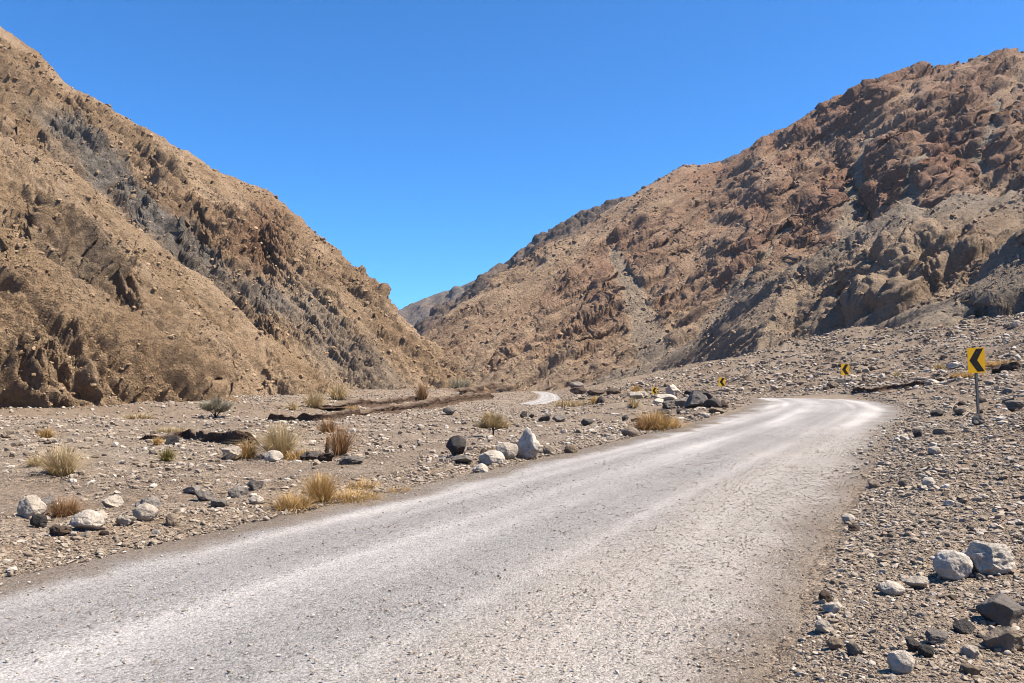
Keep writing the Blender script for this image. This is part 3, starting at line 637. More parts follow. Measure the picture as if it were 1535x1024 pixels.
BIG = [
 (791, 690, 46, 48, 'white', 'tall pale boulder narrowing to a blunt top, tallest rock along the road edge', dict(cuts=8, taper=0.42, low=0.7, rough=0.2, lean=0.1)),
 (760, 690, 34, 26, 'pale', 'beige-white boulder leaning against the foot of the tall pale boulder', dict(cuts=8)),
 (737, 699, 40, 22, 'pale', 'rounded pale boulder low in front of the tall pale boulder', dict(cuts=5, low=0.7)),
 (720, 712, 24, 16, 'pale', 'smooth rounded stone nearest the road below the tall pale boulder', dict(cuts=3, low=0.75)),
 (682, 684, 33, 30, 'dark', 'black angular boulder standing alone on the gravel flat', dict(cuts=11, low=0.5, rough=0.06)),
 (692, 697, 34, 14, 'grey', 'flat grey slab in front of the black angular boulder', dict(cuts=9)),
 (856, 684, 22, 16, 'beige', 'rounded brown-grey stone along the verge beyond the tall pale boulder', dict(cuts=4, low=0.7)),
 (823, 682, 18, 14, 'beige', 'small rounded stone touching the far side of the tall pale boulder', dict(cuts=4, low=0.7)),
 (945, 655, 25, 15, 'beige', 'smooth egg-shaped beige boulder beside the golden-brown clump near the bend', dict(cuts=2, low=0.8, rough=0.05)),
 (1016, 642, 13, 12, 'grey', 'round grey stone at the foot of the golden-brown clump near the bend', dict(cuts=3, low=0.75)),
 (1060, 627, 10, 7, 'pale', 'small white stone below the rock heap at the bend', dict(cuts=4, low=0.7)),
 (41, 779, 42, 34, 'pale', 'large grey-white boulder with a pale rim beside the reddish dry brush', dict(cuts=6, low=0.65)),
 (68, 768, 26, 22, 'grey', 'grey stone tucked behind the large grey-white boulder', dict(cuts=8)),
 (53, 792, 22, 20, 'dark', 'dark stone in front of the large grey-white boulder', dict(cuts=8)),
 (122, 797, 50, 30, 'pale', 'broad pale boulder with sloping faces in the row above the road edge', dict(cuts=7, low=0.6)),
 (146, 789, 22, 22, 'pale', 'upright pale stone touching the broad pale boulder', dict(cuts=8)),
 (84, 806, 34, 16, 'brown', 'dark brown clod in front of the broad pale boulder', dict(cuts=6, rough=0.2)),
 (160, 762, 34, 18, 'pale', 'split whitish stone with a dark notch behind the boulder row', dict(cuts=9)),
 (186, 790, 28, 17, 'pale', 'pale wedge-shaped stone between two bigger boulders of the row', dict(cuts=9)),
 (213, 783, 38, 25, 'pale', 'rounded tan and white boulder at the end of the row', dict(cuts=4, low=0.7)),
 (217, 766, 42, 20, 'grey', 'rough grey-white rock behind the rounded tan and white boulder', dict(cuts=10, rough=0.14)),
 (255, 791, 17, 20, 'beige', 'small upright beige stone past the end of the boulder row', dict(cuts=6)),
 (379, 737, 25, 17, 'grey', 'squarish grey stone among the rubble short of the golden clump', dict(cuts=6)),
 (353, 747, 28, 17, 'grey', 'leaning grey slab among the rubble short of the golden clump', dict(cuts=8)),
 (300, 752, 34, 15, 'grey', 'flat grey rubble stone in the patch between boulder row and golden clump', dict(cuts=8)),
 (325, 762, 24, 12, 'grey', 'low grey rubble stone with a tilted top in the rubble patch', dict(cuts=9)),
 (284, 742, 26, 12, 'grey', 'thin grey rubble stone at the back of the rubble patch', dict(cuts=9)),
 (382, 757, 24, 13, 'pale', 'pale stone at the edge of the golden clump', dict(cuts=7)),
 (407, 693, 29, 17, 'pale', 'blocky white boulder in front of the big straw bush', dict(cuts=6, low=0.6, rough=0.05)),
 (344, 690, 33, 20, 'pale', 'white and grey boulder with a dark hollow beside the small rusty bush', dict(cuts=9, rough=0.15)),
 (462, 691, 34, 13, 'dark', 'dark jagged rock lying under the dead brush', dict(cuts=9, low=0.5, rough=0.22)),
 (487, 692, 26, 13, 'brown', 'brown jagged rock between the dark rock and the grey rock under the dead brush', dict(cuts=9, low=0.5, rough=0.2)),
 (525, 697, 38, 11, 'grey', 'low grey rock beyond the jagged rocks under the dead brush', dict(cuts=9, low=0.5, rough=0.2)),
 (257, 668, 22, 14, 'dark', 'black stone below the dark earth ledge', dict(cuts=9)),
 (1437, 872, 54, 42, 'white', 'big round white boulder with a cleft on the stony verge', dict(cuts=5, low=0.7, rough=0.12)),
 (1494, 864, 76, 46, 'white', 'largest white boulder, rough and two-humped, beside the round white boulder', dict(cuts=8, low=0.62, rough=0.17)),
 (1512, 942, 68, 42, 'grey', 'dark grey faceted boulder at the frame edge below the white boulders', dict(cuts=11, low=0.5, rough=0.05)),
 (1512, 980, 52, 34, 'beige', 'brown-grey block just below the dark grey faceted boulder', dict(cuts=9, low=0.55)),
 (1357, 1012, 37, 31, 'pale', 'round tan-white cobble nearest the camera on the stony verge', dict(cuts=4, low=0.75, rough=0.06)),
 (1342, 895, 37, 20, 'pale', 'smooth pale cobble with a groove short of the round white boulder', dict(cuts=4, low=0.7)),
 (1379, 886, 42, 20, 'pale', 'flat whitish stone behind the grooved cobble', dict(cuts=9)),
 (1395, 731, 20, 15, 'pale', 'lone teardrop-shaped pale stone halfway to the nearest road sign', dict(cuts=4, low=0.7)),
 (1359, 731, 20, 12, 'beige', 'flattish stone next to the lone teardrop stone', dict(cuts=6)),
 (1313, 733, 17, 12, 'beige', 'rounded stone on the road edge level with the teardrop stone', dict(cuts=4, low=0.7)),
 (1274, 785, 20, 13, 'pale', 'pale egg-shaped stone sitting on the gravel road edge', dict(cuts=2, low=0.8)),
 (1282, 798, 18, 10, 'brown', 'dark brown stone just below the pale egg-shaped stone', dict(cuts=8)),
 (1240, 905, 20, 17, 'brown', 'dark brown stone on the road edge level with the white boulders', dict(cuts=8)),
 (1392, 986, 24, 16, 'dark', 'small black cobble beside the round tan-white cobble', dict(cuts=4, low=0.7)),
 (1410, 970, 38, 22, 'grey', 'broken grey rock behind the small black cobble', dict(cuts=11, low=0.5, rough=0.14)),
 (1375, 978, 26, 18, 'dark', 'jagged black rock in the dark cluster above the nearest cobble', dict(cuts=11, low=0.5)),
 (1450, 952, 30, 18, 'dark', 'dark angular stone between the cluster and the dark grey boulder', dict(cuts=10, low=0.5)),
 (1463, 990, 32, 18, 'pale', 'pale flat-topped stone below the dark angular stone', dict(cuts=9)),
 (1460, 1016, 34, 16, 'beige', 'beige slab at the bottom edge of the stony verge', dict(cuts=9)),
 (1255, 975, 26, 16, 'beige', 'tan cobble on the inner rim of the stony verge', dict(cuts=5)),
 (1285, 985, 24, 17, 'grey', 'greyish cobble beside the tan cobble of the inner rim', dict(cuts=6)),
 (1240, 950, 30, 20, 'pale', 'pale broken stone where road gravel meets the stony verge', dict(cuts=10)),
 (1255, 920, 34, 14, 'pale', 'long pale stone above the pale broken stone', dict(cuts=9)),
 (1448, 622, 26, 12, 'beige', 'rounded flat rock at the foot of the nearest road sign', dict(cuts=5, low=0.7)),
 (1470, 637, 18, 16, 'grey', 'rough grey stone right in front of the nearest sign post', dict(cuts=10, rough=0.14)),
 (1422, 652, 32, 9, 'beige', 'long low slab down-slope from the nearest road sign', dict(cuts=7)),
 (1378, 655, 13, 11, 'dark', 'dark round stone on the bank edge short of the nearest sign', dict(cuts=4)),
 (1405, 682, 21, 12, 'pale', 'pale egg-shaped stone down-slope from the nearest sign', dict(cuts=2, low=0.8)),
 (1408, 625, 18, 10, 'dark', 'dark lump left of the nearest sign foot', dict(cuts=8)),
 (1525, 617, 26, 16, 'grey', 'grey rock at the frame edge behind the nearest sign foot', dict(cuts=9)),
 (1250, 581, 17, 9, 'beige', 'rounded beige rock beside the second sign post', dict(cuts=4, low=0.7)),
 (1262, 577, 20, 8, 'dark', 'dark rock tucked behind the second sign post', dict(cuts=8)),
 (1432, 553, 20, 10, 'pale', 'pale rounded rock on the slope behind the nearest sign', dict(cuts=4, low=0.7)),
 (1500, 560, 22, 13, 'brown', 'brown block in the low ledge behind the nearest sign', dict(cuts=8)),
 (1520, 556, 26, 14, 'brown', 'longer brown block ending the low ledge behind the nearest sign', dict(cuts=8)),
 (673, 622, 20, 12, 'grey', 'dark grey hump on the far part of the gravel flat', dict(cuts=5)),
 (816, 633, 18, 11, 'dark', 'dark hump, left one of the pair below the far road', dict(cuts=5)),
 (838, 633, 20, 11, 'grey', 'grey hump, right one of the pair below the far road', dict(cuts=5)),
 (882, 639, 20, 11, 'dark', 'dark rounded stone between the far road and the bend', dict(cuts=5)),
 (785, 626, 11, 10, 'dark', 'pointed dark stone just below the far road', dict(cuts=9)),
 (797, 627, 9, 7, 'dark', 'smaller pointed dark stone just below the far road', dict(cuts=9)),
 (901, 608, 15, 13, 'dark', 'dark pointed rock standing short of the rock heap', dict(cuts=9, taper=0.5)),
 (1000, 632, 11, 9, 'dark', 'black stone behind the golden-brown clump', dict(cuts=9)),
 (938, 632, 11, 10, 'dark', 'black upright stone on the near side of the golden-brown clump', dict(cuts=9)),
 (955, 634, 18, 8, 'dark', 'black sloping stone beside the golden-brown clump', dict(cuts=9)),
 (240, 563, 24, 9, 'pale', 'lone white boulder lying on the tan hillside', dict(cuts=5, low=0.65)),
 (865, 583, 22, 11, 'grey', 'grey boulder beside the far road curve', dict(cuts=5)),
 (868, 592, 28, 12, 'brown', 'dark brown boulder below the grey boulder by the far road', dict(cuts=7)),
 (895, 593, 28, 9, 'brown', 'dark brown low rock in the line beyond the far road', dict(cuts=7)),
 (920, 592, 24, 10, 'brown', 'dark brown rock ending the line beyond the far road', dict(cuts=7)),
]
HEAP = [
 (958, 599, 30, 12, 'pale', 'long whitish rock behind the fourth sign at the rock heap', dict(cuts=6)),
 (1000, 602, 34, 11, 'pale', 'low pale slab in the rock heap between the two far signs', dict(cuts=8)),
 (1012, 596, 24, 20, 'pale', 'ragged pale rock forming the top of the heap at the bend', dict(cuts=11, low=0.45, rough=0.18)),
 (1008, 612, 30, 12, 'grey', 'ridged grey rock at the front of the heap', dict(cuts=11, low=0.5, rough=0.2)),
 (1026, 611, 26, 14, 'grey', 'light grey splintered rock in the middle of the heap', dict(cuts=12, low=0.45, rough=0.16)),
 (1046, 611, 36, 24, 'grey', 'large grey block filling the middle of the heap', dict(cuts=10, low=0.5)),
 (1048, 597, 38, 12, 'dark', 'black slab lying across the top of the large grey block', dict(cuts=9, depth=30, sink=-0.6)),
 (1062, 604, 30, 15, 'dark', 'black rock on the roadside of the large grey block', dict(cuts=9, taper=0.3)),
 (1070, 611, 30, 15, 'dark', 'lowest black rock of the heap, jutting toward the road', dict(cuts=10, low=0.5, taper=0.35)),
 (1086, 613, 14, 12, 'brown', 'brown rock at the road tip of the heap', dict(cuts=8)),
 (1076, 620, 24, 9, 'beige', 'beige slab sloping down from the heap to the road', dict(cuts=8)),
 (988, 606, 18, 9, 'pale', 'pale jagged stone beside the fourth sign', dict(cuts=9)),
 (996, 622, 22, 9, 'dark', 'dark stone half hidden behind the golden-brown clump', dict(cuts=9)),
 (1024, 621, 18, 8, 'dark', 'dark stone under the front of the heap', dict(cuts=9)),
]
for n_, (px, py, w, h, mat, lab, kw) in enumerate(BIG): big_rock(px, py, w, h, mat, lab, 300 + n_ * 7, **kw)
for n_, (px, py, w, h, mat, lab, kw) in enumerate(HEAP): big_rock(px, py, w, h, mat, lab, 900 + n_ * 7, group='rocks of the heap at the bend', name='rock', **kw)

for n_ in range(18):
    q = n_ / 17; px = 640 + 152 * q + random.uniform(-4, 4); py = 606 - 24 * q + random.uniform(-4, 3)
    big_rock(px, py, random.uniform(8, 17), random.uniform(5, 9), ('dark', 'brown', 'grey')[n_ % 3], {'dark': 'black rock lying along the top of the brown earth bank', 'brown': 'dark brown rock lying along the top of the brown earth bank', 'grey': 'grey rock lying along the top of the brown earth bank'}[('dark', 'brown', 'grey')[n_ % 3]], 1200 + n_ * 5, group='rocks along the earth bank', name='rock', cuts=9, low=0.5, sink=-0.6)

# repeats: loose stones big enough to count
PROTO = {}
for mat in ('pale', 'beige', 'grey', 'dark', 'brown'):
    for k in range(5):
        v, f = stone_shape(2000 + k * 13 + len(mat), 5, (9, 6, 10, 8, 5)[k], (0.1, 0.07, 0.13, 0.1, 0.06)[k], (0.5, 0.65, 0.45, 0.55, 0.7)[k], ((1, .8, .6), (1, .75, .7), (1, .7, .5), (.9, 1, .75), (1, .85, .65))[k])
        PROTO[mat, k] = mesh_np('stone', v, f, M[mat])
WORDS = {'pale': 'whitish', 'beige': 'sandy beige', 'grey': 'grey', 'dark': 'blackish', 'brown': 'dark brown'}
def place_stones(n, az, rad, sidew, mats, where, group, smin, smax, emin, emax, seed):
    g = np.random.default_rng(seed); made = 0; proto = {}
    while made < n:
        a = R(g.uniform(*az)); r = math.exp(g.uniform(math.log(rad[0]), math.log(rad[1])))
        x, y = r * math.sin(a), r * math.cos(a)
        z, e, sd_, _, sdb = [float(q[0]) for q in ground(np.array([x]), np.array([y]))]
        if sd_ * sidew < 0 or not emin < e < emax: continue
        mat = mats[g.integers(len(mats))]; k = int(g.integers(5))
        s = min(r * smin * (1 + g.pareto(3.0)), smax, r * 0.012)
        key = (mat, k)
        if key not in proto:
            o = link('stone', PROTO[key]); proto[key] = o
            tag(o, f'small {WORDS[mat]} stone {where}', 'stone', group)
        else:
            o = proto[key].copy(); C.objects.link(o)
        o.scale = (s * g.uniform(0.8, 1.3), s, s * g.uniform(0.75, 1.2)); o.rotation_euler = (g.uniform(-.25, .25), g.uniform(-.25, .25), g.uniform(0, 6.3))
        o.location = (x, y, z - s * 0.2); made += 1
place_stones(62, (-34, 16), (8, 55), -1, ['pale', 'beige', 'beige', 'grey', 'brown'], 'lying loose on the gravel flat between road and hill foot', 'loose stones on the gravel flat', 0.0055, 0.4, 1.0, 60, 5)
place_stones(42, (-36, 12), (7, 45), -1, ['pale', 'beige', 'beige', 'brown', 'grey'], 'in the stony rim along the inner road edge', 'stones along the inner road edge', 0.0055, 0.25, 0.35, 2.6, 6)
place_stones(50, (15, 33), (4.5, 30), 1, ['beige', 'beige', 'beige', 'grey', 'pale'], 'on the stony verge below the road signs', 'stones on the verge below the signs', 0.0055, 0.2, 0.2, 12, 7)
place_stones(36, (12, 34), (30, 100), 1, ['pale', 'beige', 'grey', 'brown'], 'scattered over the slope above the road signs', 'stones scattered above the signs', 0.0055, 0.7, 1.5, 60, 8)

# uncountable gravel and pebbles: one object
def gravel(n, az, rad, dens, sizes, smax, seed, floor=0.010):
    g = np.random.default_rng(seed)
    a = np.radians(g.uniform(az[0], az[1], n)); r = np.exp(g.uniform(math.log(rad[0]), math.log(rad[1]), n))
    x = r * np.sin(a); y = r * np.cos(a)
    z, e, sd_, _, sdb = ground(x, y)
    clump = 0.5 + 1.1 * noise2(x / 2.2, y / 2.2, 201) + 0.6 * noise2(x / 7, y / 7, 202)
    p = dens(x, y, r, e, sd_, clump); k = g.uniform(size=n) < p
    x, y, z, r, e, sd_ = x[k], y[k], z[k], r[k], e[k], sd_[k]; n = len(x)
    s = np.minimum(np.minimum(r * sizes * (0.7 + g.pareto(2.6, n)), smax), r * 0.0095); s = np.maximum(s, floor)
    u = (e + 0) * 1
    z = np.where(e < 0.05, z + 0.06 * sstep(0.1, -0.5, e) + 0.006 + 0.037 * np.clip(1 - ((e + 3.1) / 3.1) ** 2, 0, 1), z)
    return x, y, z, s, e, sd_, r
def dens_all(x, y, r, e, sd_, clump):
    d = np.where(sd_ > 0, 0.85 * np.clip(clump + 0.25, 0.15, 1) * (e > 0.05), 0.85 * np.clip(clump + 0.1, 0.10, 1) * (e > 0.25) * 1.3)
    d = np.where((sd_ > 0) & (e < 2.2) & (e > 0.05), np.maximum(d, 0.85), d)
    d = np.where((sd_ < 0) & (e > -0.1 + 0.3 * clump) & (e < 1.3), np.maximum(d, 1.0), d)
    return d * (1 - 0.4 * sstep(95, 150, r) * (sd_ < 0)) * (1 - sstep(230, 300, r))
def dens_road(x, y, r, e, sd_, clump):
    mid = np.clip(0.25 + 0.9 * clump, 0.08, 1)
    uu_ = np.where(sd_ < 0, -e / 6.2, 1 + e / 6.2); tr = np.exp(-((uu_ - 0.18) / 0.07) ** 2) + 0.9 * np.exp(-((uu_ - 0.42) / 0.07) ** 2) + 0.7 * np.exp(-((uu_ - 0.665) / 0.04) ** 2)
    return 0.75 * (1 - 0.85 * np.clip(tr, 0, 1)) * mid * np.where(sd_ > 0, 0.5 + 0.5 * sstep(-2.6, -0.3, e), 0.45 + 0.55 * sstep(-1.0, -0.1, e)) * (e < 0.9) * (1 - sstep(18, 30, r))
parts = [gravel(40000, (35, 80), (1.6, 30), dens_all, 0.0021, 0.10, 61), gravel(25000, (-75, -36), (3, 60), dens_all, 0.0021, 0.2, 62), gravel(60000, (3, 37), (35, 180), lambda x, y, r, e, sd_, c: (sd_ > 0) * (e > 3) * np.clip(c, 0.1, 1), 0.0022, 0.9, 59), gravel(190000, (-37, 36), (3.6, 300), dens_all, 0.0019, 0.35, 55), gravel(60000, (4, 36), (3.6, 30), dens_all, 0.0023, 0.10, 56),
         gravel(170000, (-37, 30), (3.6, 30), dens_road, 0.0012, 0.024, 57, 0.004), gravel(30000, (14, 34), (14, 62), lambda x, y, r, e, sd_, c: (sd_ > 0) * (e > -0.7) * (e < 0.6) * np.clip(sstep(-0.9, 0.2, e) * (0.4 + c), 0, 1), 0.0013, 0.12, 60), gravel(50000, (-37, 12), (5, 40), lambda x, y, r, e, sd_, c: (sd_ < 0) * (e > -0.15) * (e < 1.4) * 1.0, 0.0026, 0.09, 58)]
x, y, z, s, e, sd_, r = [np.concatenate(q) for q in zip(*parts)]
g = np.random.default_rng(77); V_all, F_all, T_all = [], [], []; off = 0
tone = np.clip(g.beta(2.9, 2.1, len(x)) + 0.06 * (s > 0.12) + 0.2 * (e < -0.2), 0, 1)
for lod, sel in ((2, (r < 15)), (1, r >= 15)):
    idx = np.nonzero(sel)[0]
    for k in range(8):
        ii = idx[k::8]
        bv, bf = stone_shape(5000 + k * 31 + lod, lod, (5, 3, 8, 6, 4, 9, 2, 7)[k], 0.12, 0.5, (1, 0.8, 0.55)); bv = bv - np.array([0, 0, 0.14], np.float32)
        th = g.uniform(0, 6.283, len(ii)); c_, s_ = np.cos(th), np.sin(th)
        sc = s[ii][:, None] * np.stack([g.uniform(0.75, 1.35, len(ii)), g.uniform(0.7, 1.1, len(ii)), g.uniform(0.6, 1.35, len(ii))], -1)
        P = bv[None] * sc[:, None, :]
        tl = g.uniform(-0.3, 0.3, len(ii))[:, None]
        Pz = P[..., 2] + P[..., 0] * tl
        Q = np.stack([P[..., 0] * c_[:, None] - P[..., 1] * s_[:, None] + x[ii][:, None], P[..., 0] * s_[:, None] + P[..., 1] * c_[:, None] + y[ii][:, None], Pz + z[ii][:, None]], -1)
        V_all.append(Q.reshape(-1, 3).astype(np.float32)); F_all.append((bf[None] + (np.arange(len(ii)) * len(bv))[:, None, None] + off).reshape(-1, 3))
        T_all.append(np.repeat(tone[ii], len(bv))); off += len(ii) * len(bv)
o = link('gravel', mesh_np('gravel', np.concatenate(V_all), np.concatenate(F_all), M['pebble'], False, {'tone': np.concatenate(T_all)}))
tag(o, 'loose gravel and pebbles strewn over the valley floor', 'gravel', kind='stuff')

# ------------------------------------------------------------------ cut earth banks
def earth_bank(pts, label, seed):
    """a low eroded bank: pts = (px, py of the foot, height in px); an overhung face and a top running back into the ground"""
    P = [];
    for px, py, h in pts:
        x, y, z = on_ground(px, py); P.append((x, y, z, h * y / FPX))
    P = catmull(P, 60); n = len(P)
    prof = [(-0.5, -0.25), (-0.12, -0.02), (0.02, 0.15), (0.10, 0.35), (0.05, 0.55), (0.02, 0.75), (0.0, 0.92), (0.06, 1.0), (0.4, 1.02), (1.1, 0.95), (1.9, 0.65), (2.7, 0.15), (3.3, -0.35)]
    tt = np.linspace(0, 1, 26); q = np.array(prof); u0 = np.linspace(0, 1, len(q))
    q = np.stack([np.interp(np.linspace(0, 1, 40), u0, q[:, 0]), np.interp(np.linspace(0, 1, 40), u0, q[:, 1])], -1)
    tx = np.gradient(P[:, 0]); ty = np.gradient(P[:, 1]); L = np.hypot(tx, ty); tx /= L; ty /= L
    nx, ny = -ty, tx; sg = np.sign(ny.mean()); nx, ny = nx * sg, ny * sg       # away from the camera
    ss = np.concatenate([[0], np.cumsum(np.hypot(np.diff(P[:, 0]), np.diff(P[:, 1])))])
    H = P[:, 3]; Hm = H.mean()
    end = sstep(0, 0.12, np.linspace(0, 1, n)) * sstep(1, 0.88, np.linspace(0, 1, n))
    hh = (0.85 if seed in (4, 5, 6) else 1.3) * H * (0.9 + 0.6 * noise2(ss / (Hm * 8), ss * 0 + seed, 301) + 0.4 * noise2(ss / (Hm * 2.5), ss * 0 + seed, 302)) * (0.15 + 0.85 * end)
    off = Hm * (1.2 * noise2(ss / (Hm * 9), ss * 0 + seed, 303) + 0.3 * noise2(ss / (Hm * 1.2), ss * 0 + seed, 304))
    A = off[:, None] + q[None, :, 0] * Hm * 1.0; Zq = q[None, :, 1] * hh[:, None]
    X = P[:, 0][:, None] + nx[:, None] * A; Y = P[:, 1][:, None] + ny[:, None] * A; Z = P[:, 2][:, None] + Zq
    d = noise3(X / Hm * 0.9, Y / Hm * 0.9, Z / Hm * 1.4, seed) * 0.14 + (0.3 - np.abs(noise3(X / Hm * 2.2, Y / Hm * 2.2, Z / Hm * 2.6, seed + 1))) * 0.26
    X -= nx[:, None] * d * Hm; Y -= ny[:, None] * d * Hm; Z += d * Hm * 0.4
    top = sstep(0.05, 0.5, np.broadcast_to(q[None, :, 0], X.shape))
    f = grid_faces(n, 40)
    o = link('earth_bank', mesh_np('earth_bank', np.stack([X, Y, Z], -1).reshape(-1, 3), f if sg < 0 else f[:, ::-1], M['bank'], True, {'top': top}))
    tag(o, label, 'earth bank', kind='structure')
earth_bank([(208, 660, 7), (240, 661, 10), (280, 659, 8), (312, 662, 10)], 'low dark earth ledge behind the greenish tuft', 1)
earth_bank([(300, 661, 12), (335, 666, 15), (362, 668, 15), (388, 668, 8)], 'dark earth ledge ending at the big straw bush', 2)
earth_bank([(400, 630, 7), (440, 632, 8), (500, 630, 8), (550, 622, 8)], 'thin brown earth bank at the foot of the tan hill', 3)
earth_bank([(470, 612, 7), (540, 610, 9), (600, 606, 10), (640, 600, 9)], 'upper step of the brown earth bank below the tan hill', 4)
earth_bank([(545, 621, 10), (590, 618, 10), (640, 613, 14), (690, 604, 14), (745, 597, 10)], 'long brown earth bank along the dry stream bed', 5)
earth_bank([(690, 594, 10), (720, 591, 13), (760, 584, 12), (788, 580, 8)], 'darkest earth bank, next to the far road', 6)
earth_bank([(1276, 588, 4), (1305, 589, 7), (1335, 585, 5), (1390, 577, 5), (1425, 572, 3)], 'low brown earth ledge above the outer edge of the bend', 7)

# fallen blocks on the slopes: one object
V_all, F_all, T_all = [], [], []; off = 0
xs, ys, zs, ss_, tt_ = [np.concatenate(a) for a in zip(*SCREE)]
for k in range(10):
    ii = np.arange(len(xs))[k::10]; bv, bf = stone_shape(8000 + k * 17, 1 if k else 2, 3 + k % 4, 0.2, 0.45, (1, 0.8, 0.75))
    th = g.uniform(0, 6.283, len(ii)); c_, s_ = np.cos(th), np.sin(th)
    P = bv[None] * (ss_[ii][:, None] * np.stack([g.uniform(0.8, 1.5, len(ii)), g.uniform(0.7, 1.2, len(ii)), g.uniform(0.6, 1.3, len(ii))], -1))[:, None, :]
    Q = np.stack([P[..., 0] * c_[:, None] - P[..., 1] * s_[:, None] + xs[ii][:, None], P[..., 0] * s_[:, None] + P[..., 1] * c_[:, None] + ys[ii][:, None], P[..., 2] + (zs[ii] - 0.3 * ss_[ii])[:, None]], -1)
    V_all.append(Q.reshape(-1, 3).astype(np.float32)); F_all.append((bf[None] + (np.arange(len(ii)) * len(bv))[:, None, None] + off).reshape(-1, 3)); T_all.append(np.repeat(tt_[ii], len(bv))); off += len(ii) * len(bv)
t = NT('scree_blocks', 0.95); fn = t.noise(1.5, 4, 0.6)
c = t.ramp(t.attr('tone'), [(0.0, (0.27, 0.18, 0.11)), (0.25, (0.42, 0.295, 0.18)), (0.48, (0.56, 0.42, 0.28)), (0.52, (0.26, 0.165, 0.11)), (0.75, (0.38, 0.26, 0.17)), (1.0, (0.52, 0.40, 0.28))])
M['scree'] = t.done(t.mix(1.0, c, t.ramp(fn, [(0.3, 0.75), (0.5, 1.0), (0.7, 1.2)]), 'MULTIPLY'))
o = link('scree', mesh_np('scree', np.concatenate(V_all), np.concatenate(F_all), M['scree'], False, {'tone': np.concatenate(T_all)}))
tag(o, 'scree of fallen blocks strewn over both hillsides', 'scree', kind='stuff')

# ------------------------------------------------------------------ grass tufts and shrubs
def blades(n, rad, h, spread, width, seed, base_r=0.3, curve=0.35, flat=1.0):
    """n thin curved blades rising from a clump; returns verts, quads, k (0 root .. 1 tip), rnd"""
    g = np.random.default_rng(seed)
    th = g.uniform(0, 6.283, n); br = rad * base_r * np.sqrt(g.uniform(0, 1, n)); bx, by = br * np.cos(th), br * np.sin(th) * flat
    th2 = th + g.normal(0, 0.5, n); tilt = np.clip(np.abs(g.normal(0, spread, n)), 0, 1.35)
    Ln = h * g.uniform(0.45, 1.08, n) / np.maximum(np.cos(tilt * 0.8), 0.45) * (1 - 0.25 * br / (rad + 1e-6))
    w = width * g.uniform(0.6, 1.3, n)
    ts = np.array([0, 0.35, 0.7, 1.0]); V = []
    for t_ in ts:
        tt = tilt * (0.55 + curve * 1.6 * t_)
        px = bx + np.cos(th2) * np.sin(tt) * Ln * t_; py = by + np.sin(th2) * np.sin(tt) * Ln * t_ * (0.5 + 0.5 * flat); pz = np.cos(tt) * Ln * t_
        ww = w * (1 - 0.85 * t_); wx, wy = -np.sin(th2 + 0.9 * (th % 1)), np.cos(th2 + 0.9 * (th % 1))
        V += [np.stack([px - wx * ww, py - wy * ww, pz], -1), np.stack([px + wx * ww, py + wy * ww, pz], -1)]
    V = np.stack(V, 1)
    base = (np.arange(n) * 8)[:, None]
    F = np.concatenate([base + np.array([[2 * i, 2 * i + 1, 2 * i + 3, 2 * i + 2]]) for i in range(3)], 0)
    return V.reshape(-1, 3), F, np.tile(np.repeat(ts, 2), n), np.repeat(g.uniform(0, 1, n), 8)
def tuft(px, py, w, h, mat, label, seed, n=420, spread=0.5, group=None, flat=1.0, base_r=0.3, cat='grass', name='grass_tuft', curve=0.35):
    x, y, z = on_ground(px, py); s = y / FPX
    v, f, k, rd = blades(int(n * 1.6), w * s / 2, h * s * 1.12, spread * 1.15, max(0.004, 0.5 * s), seed, base_r, curve, flat)
    o = link(name, mesh_np(name, v, f, M[mat], True, {'k': k, 'rnd': rd}), None, (x, y + 0.15 * w * s, z - 0.02))
    return tag(o, label, cat, group)
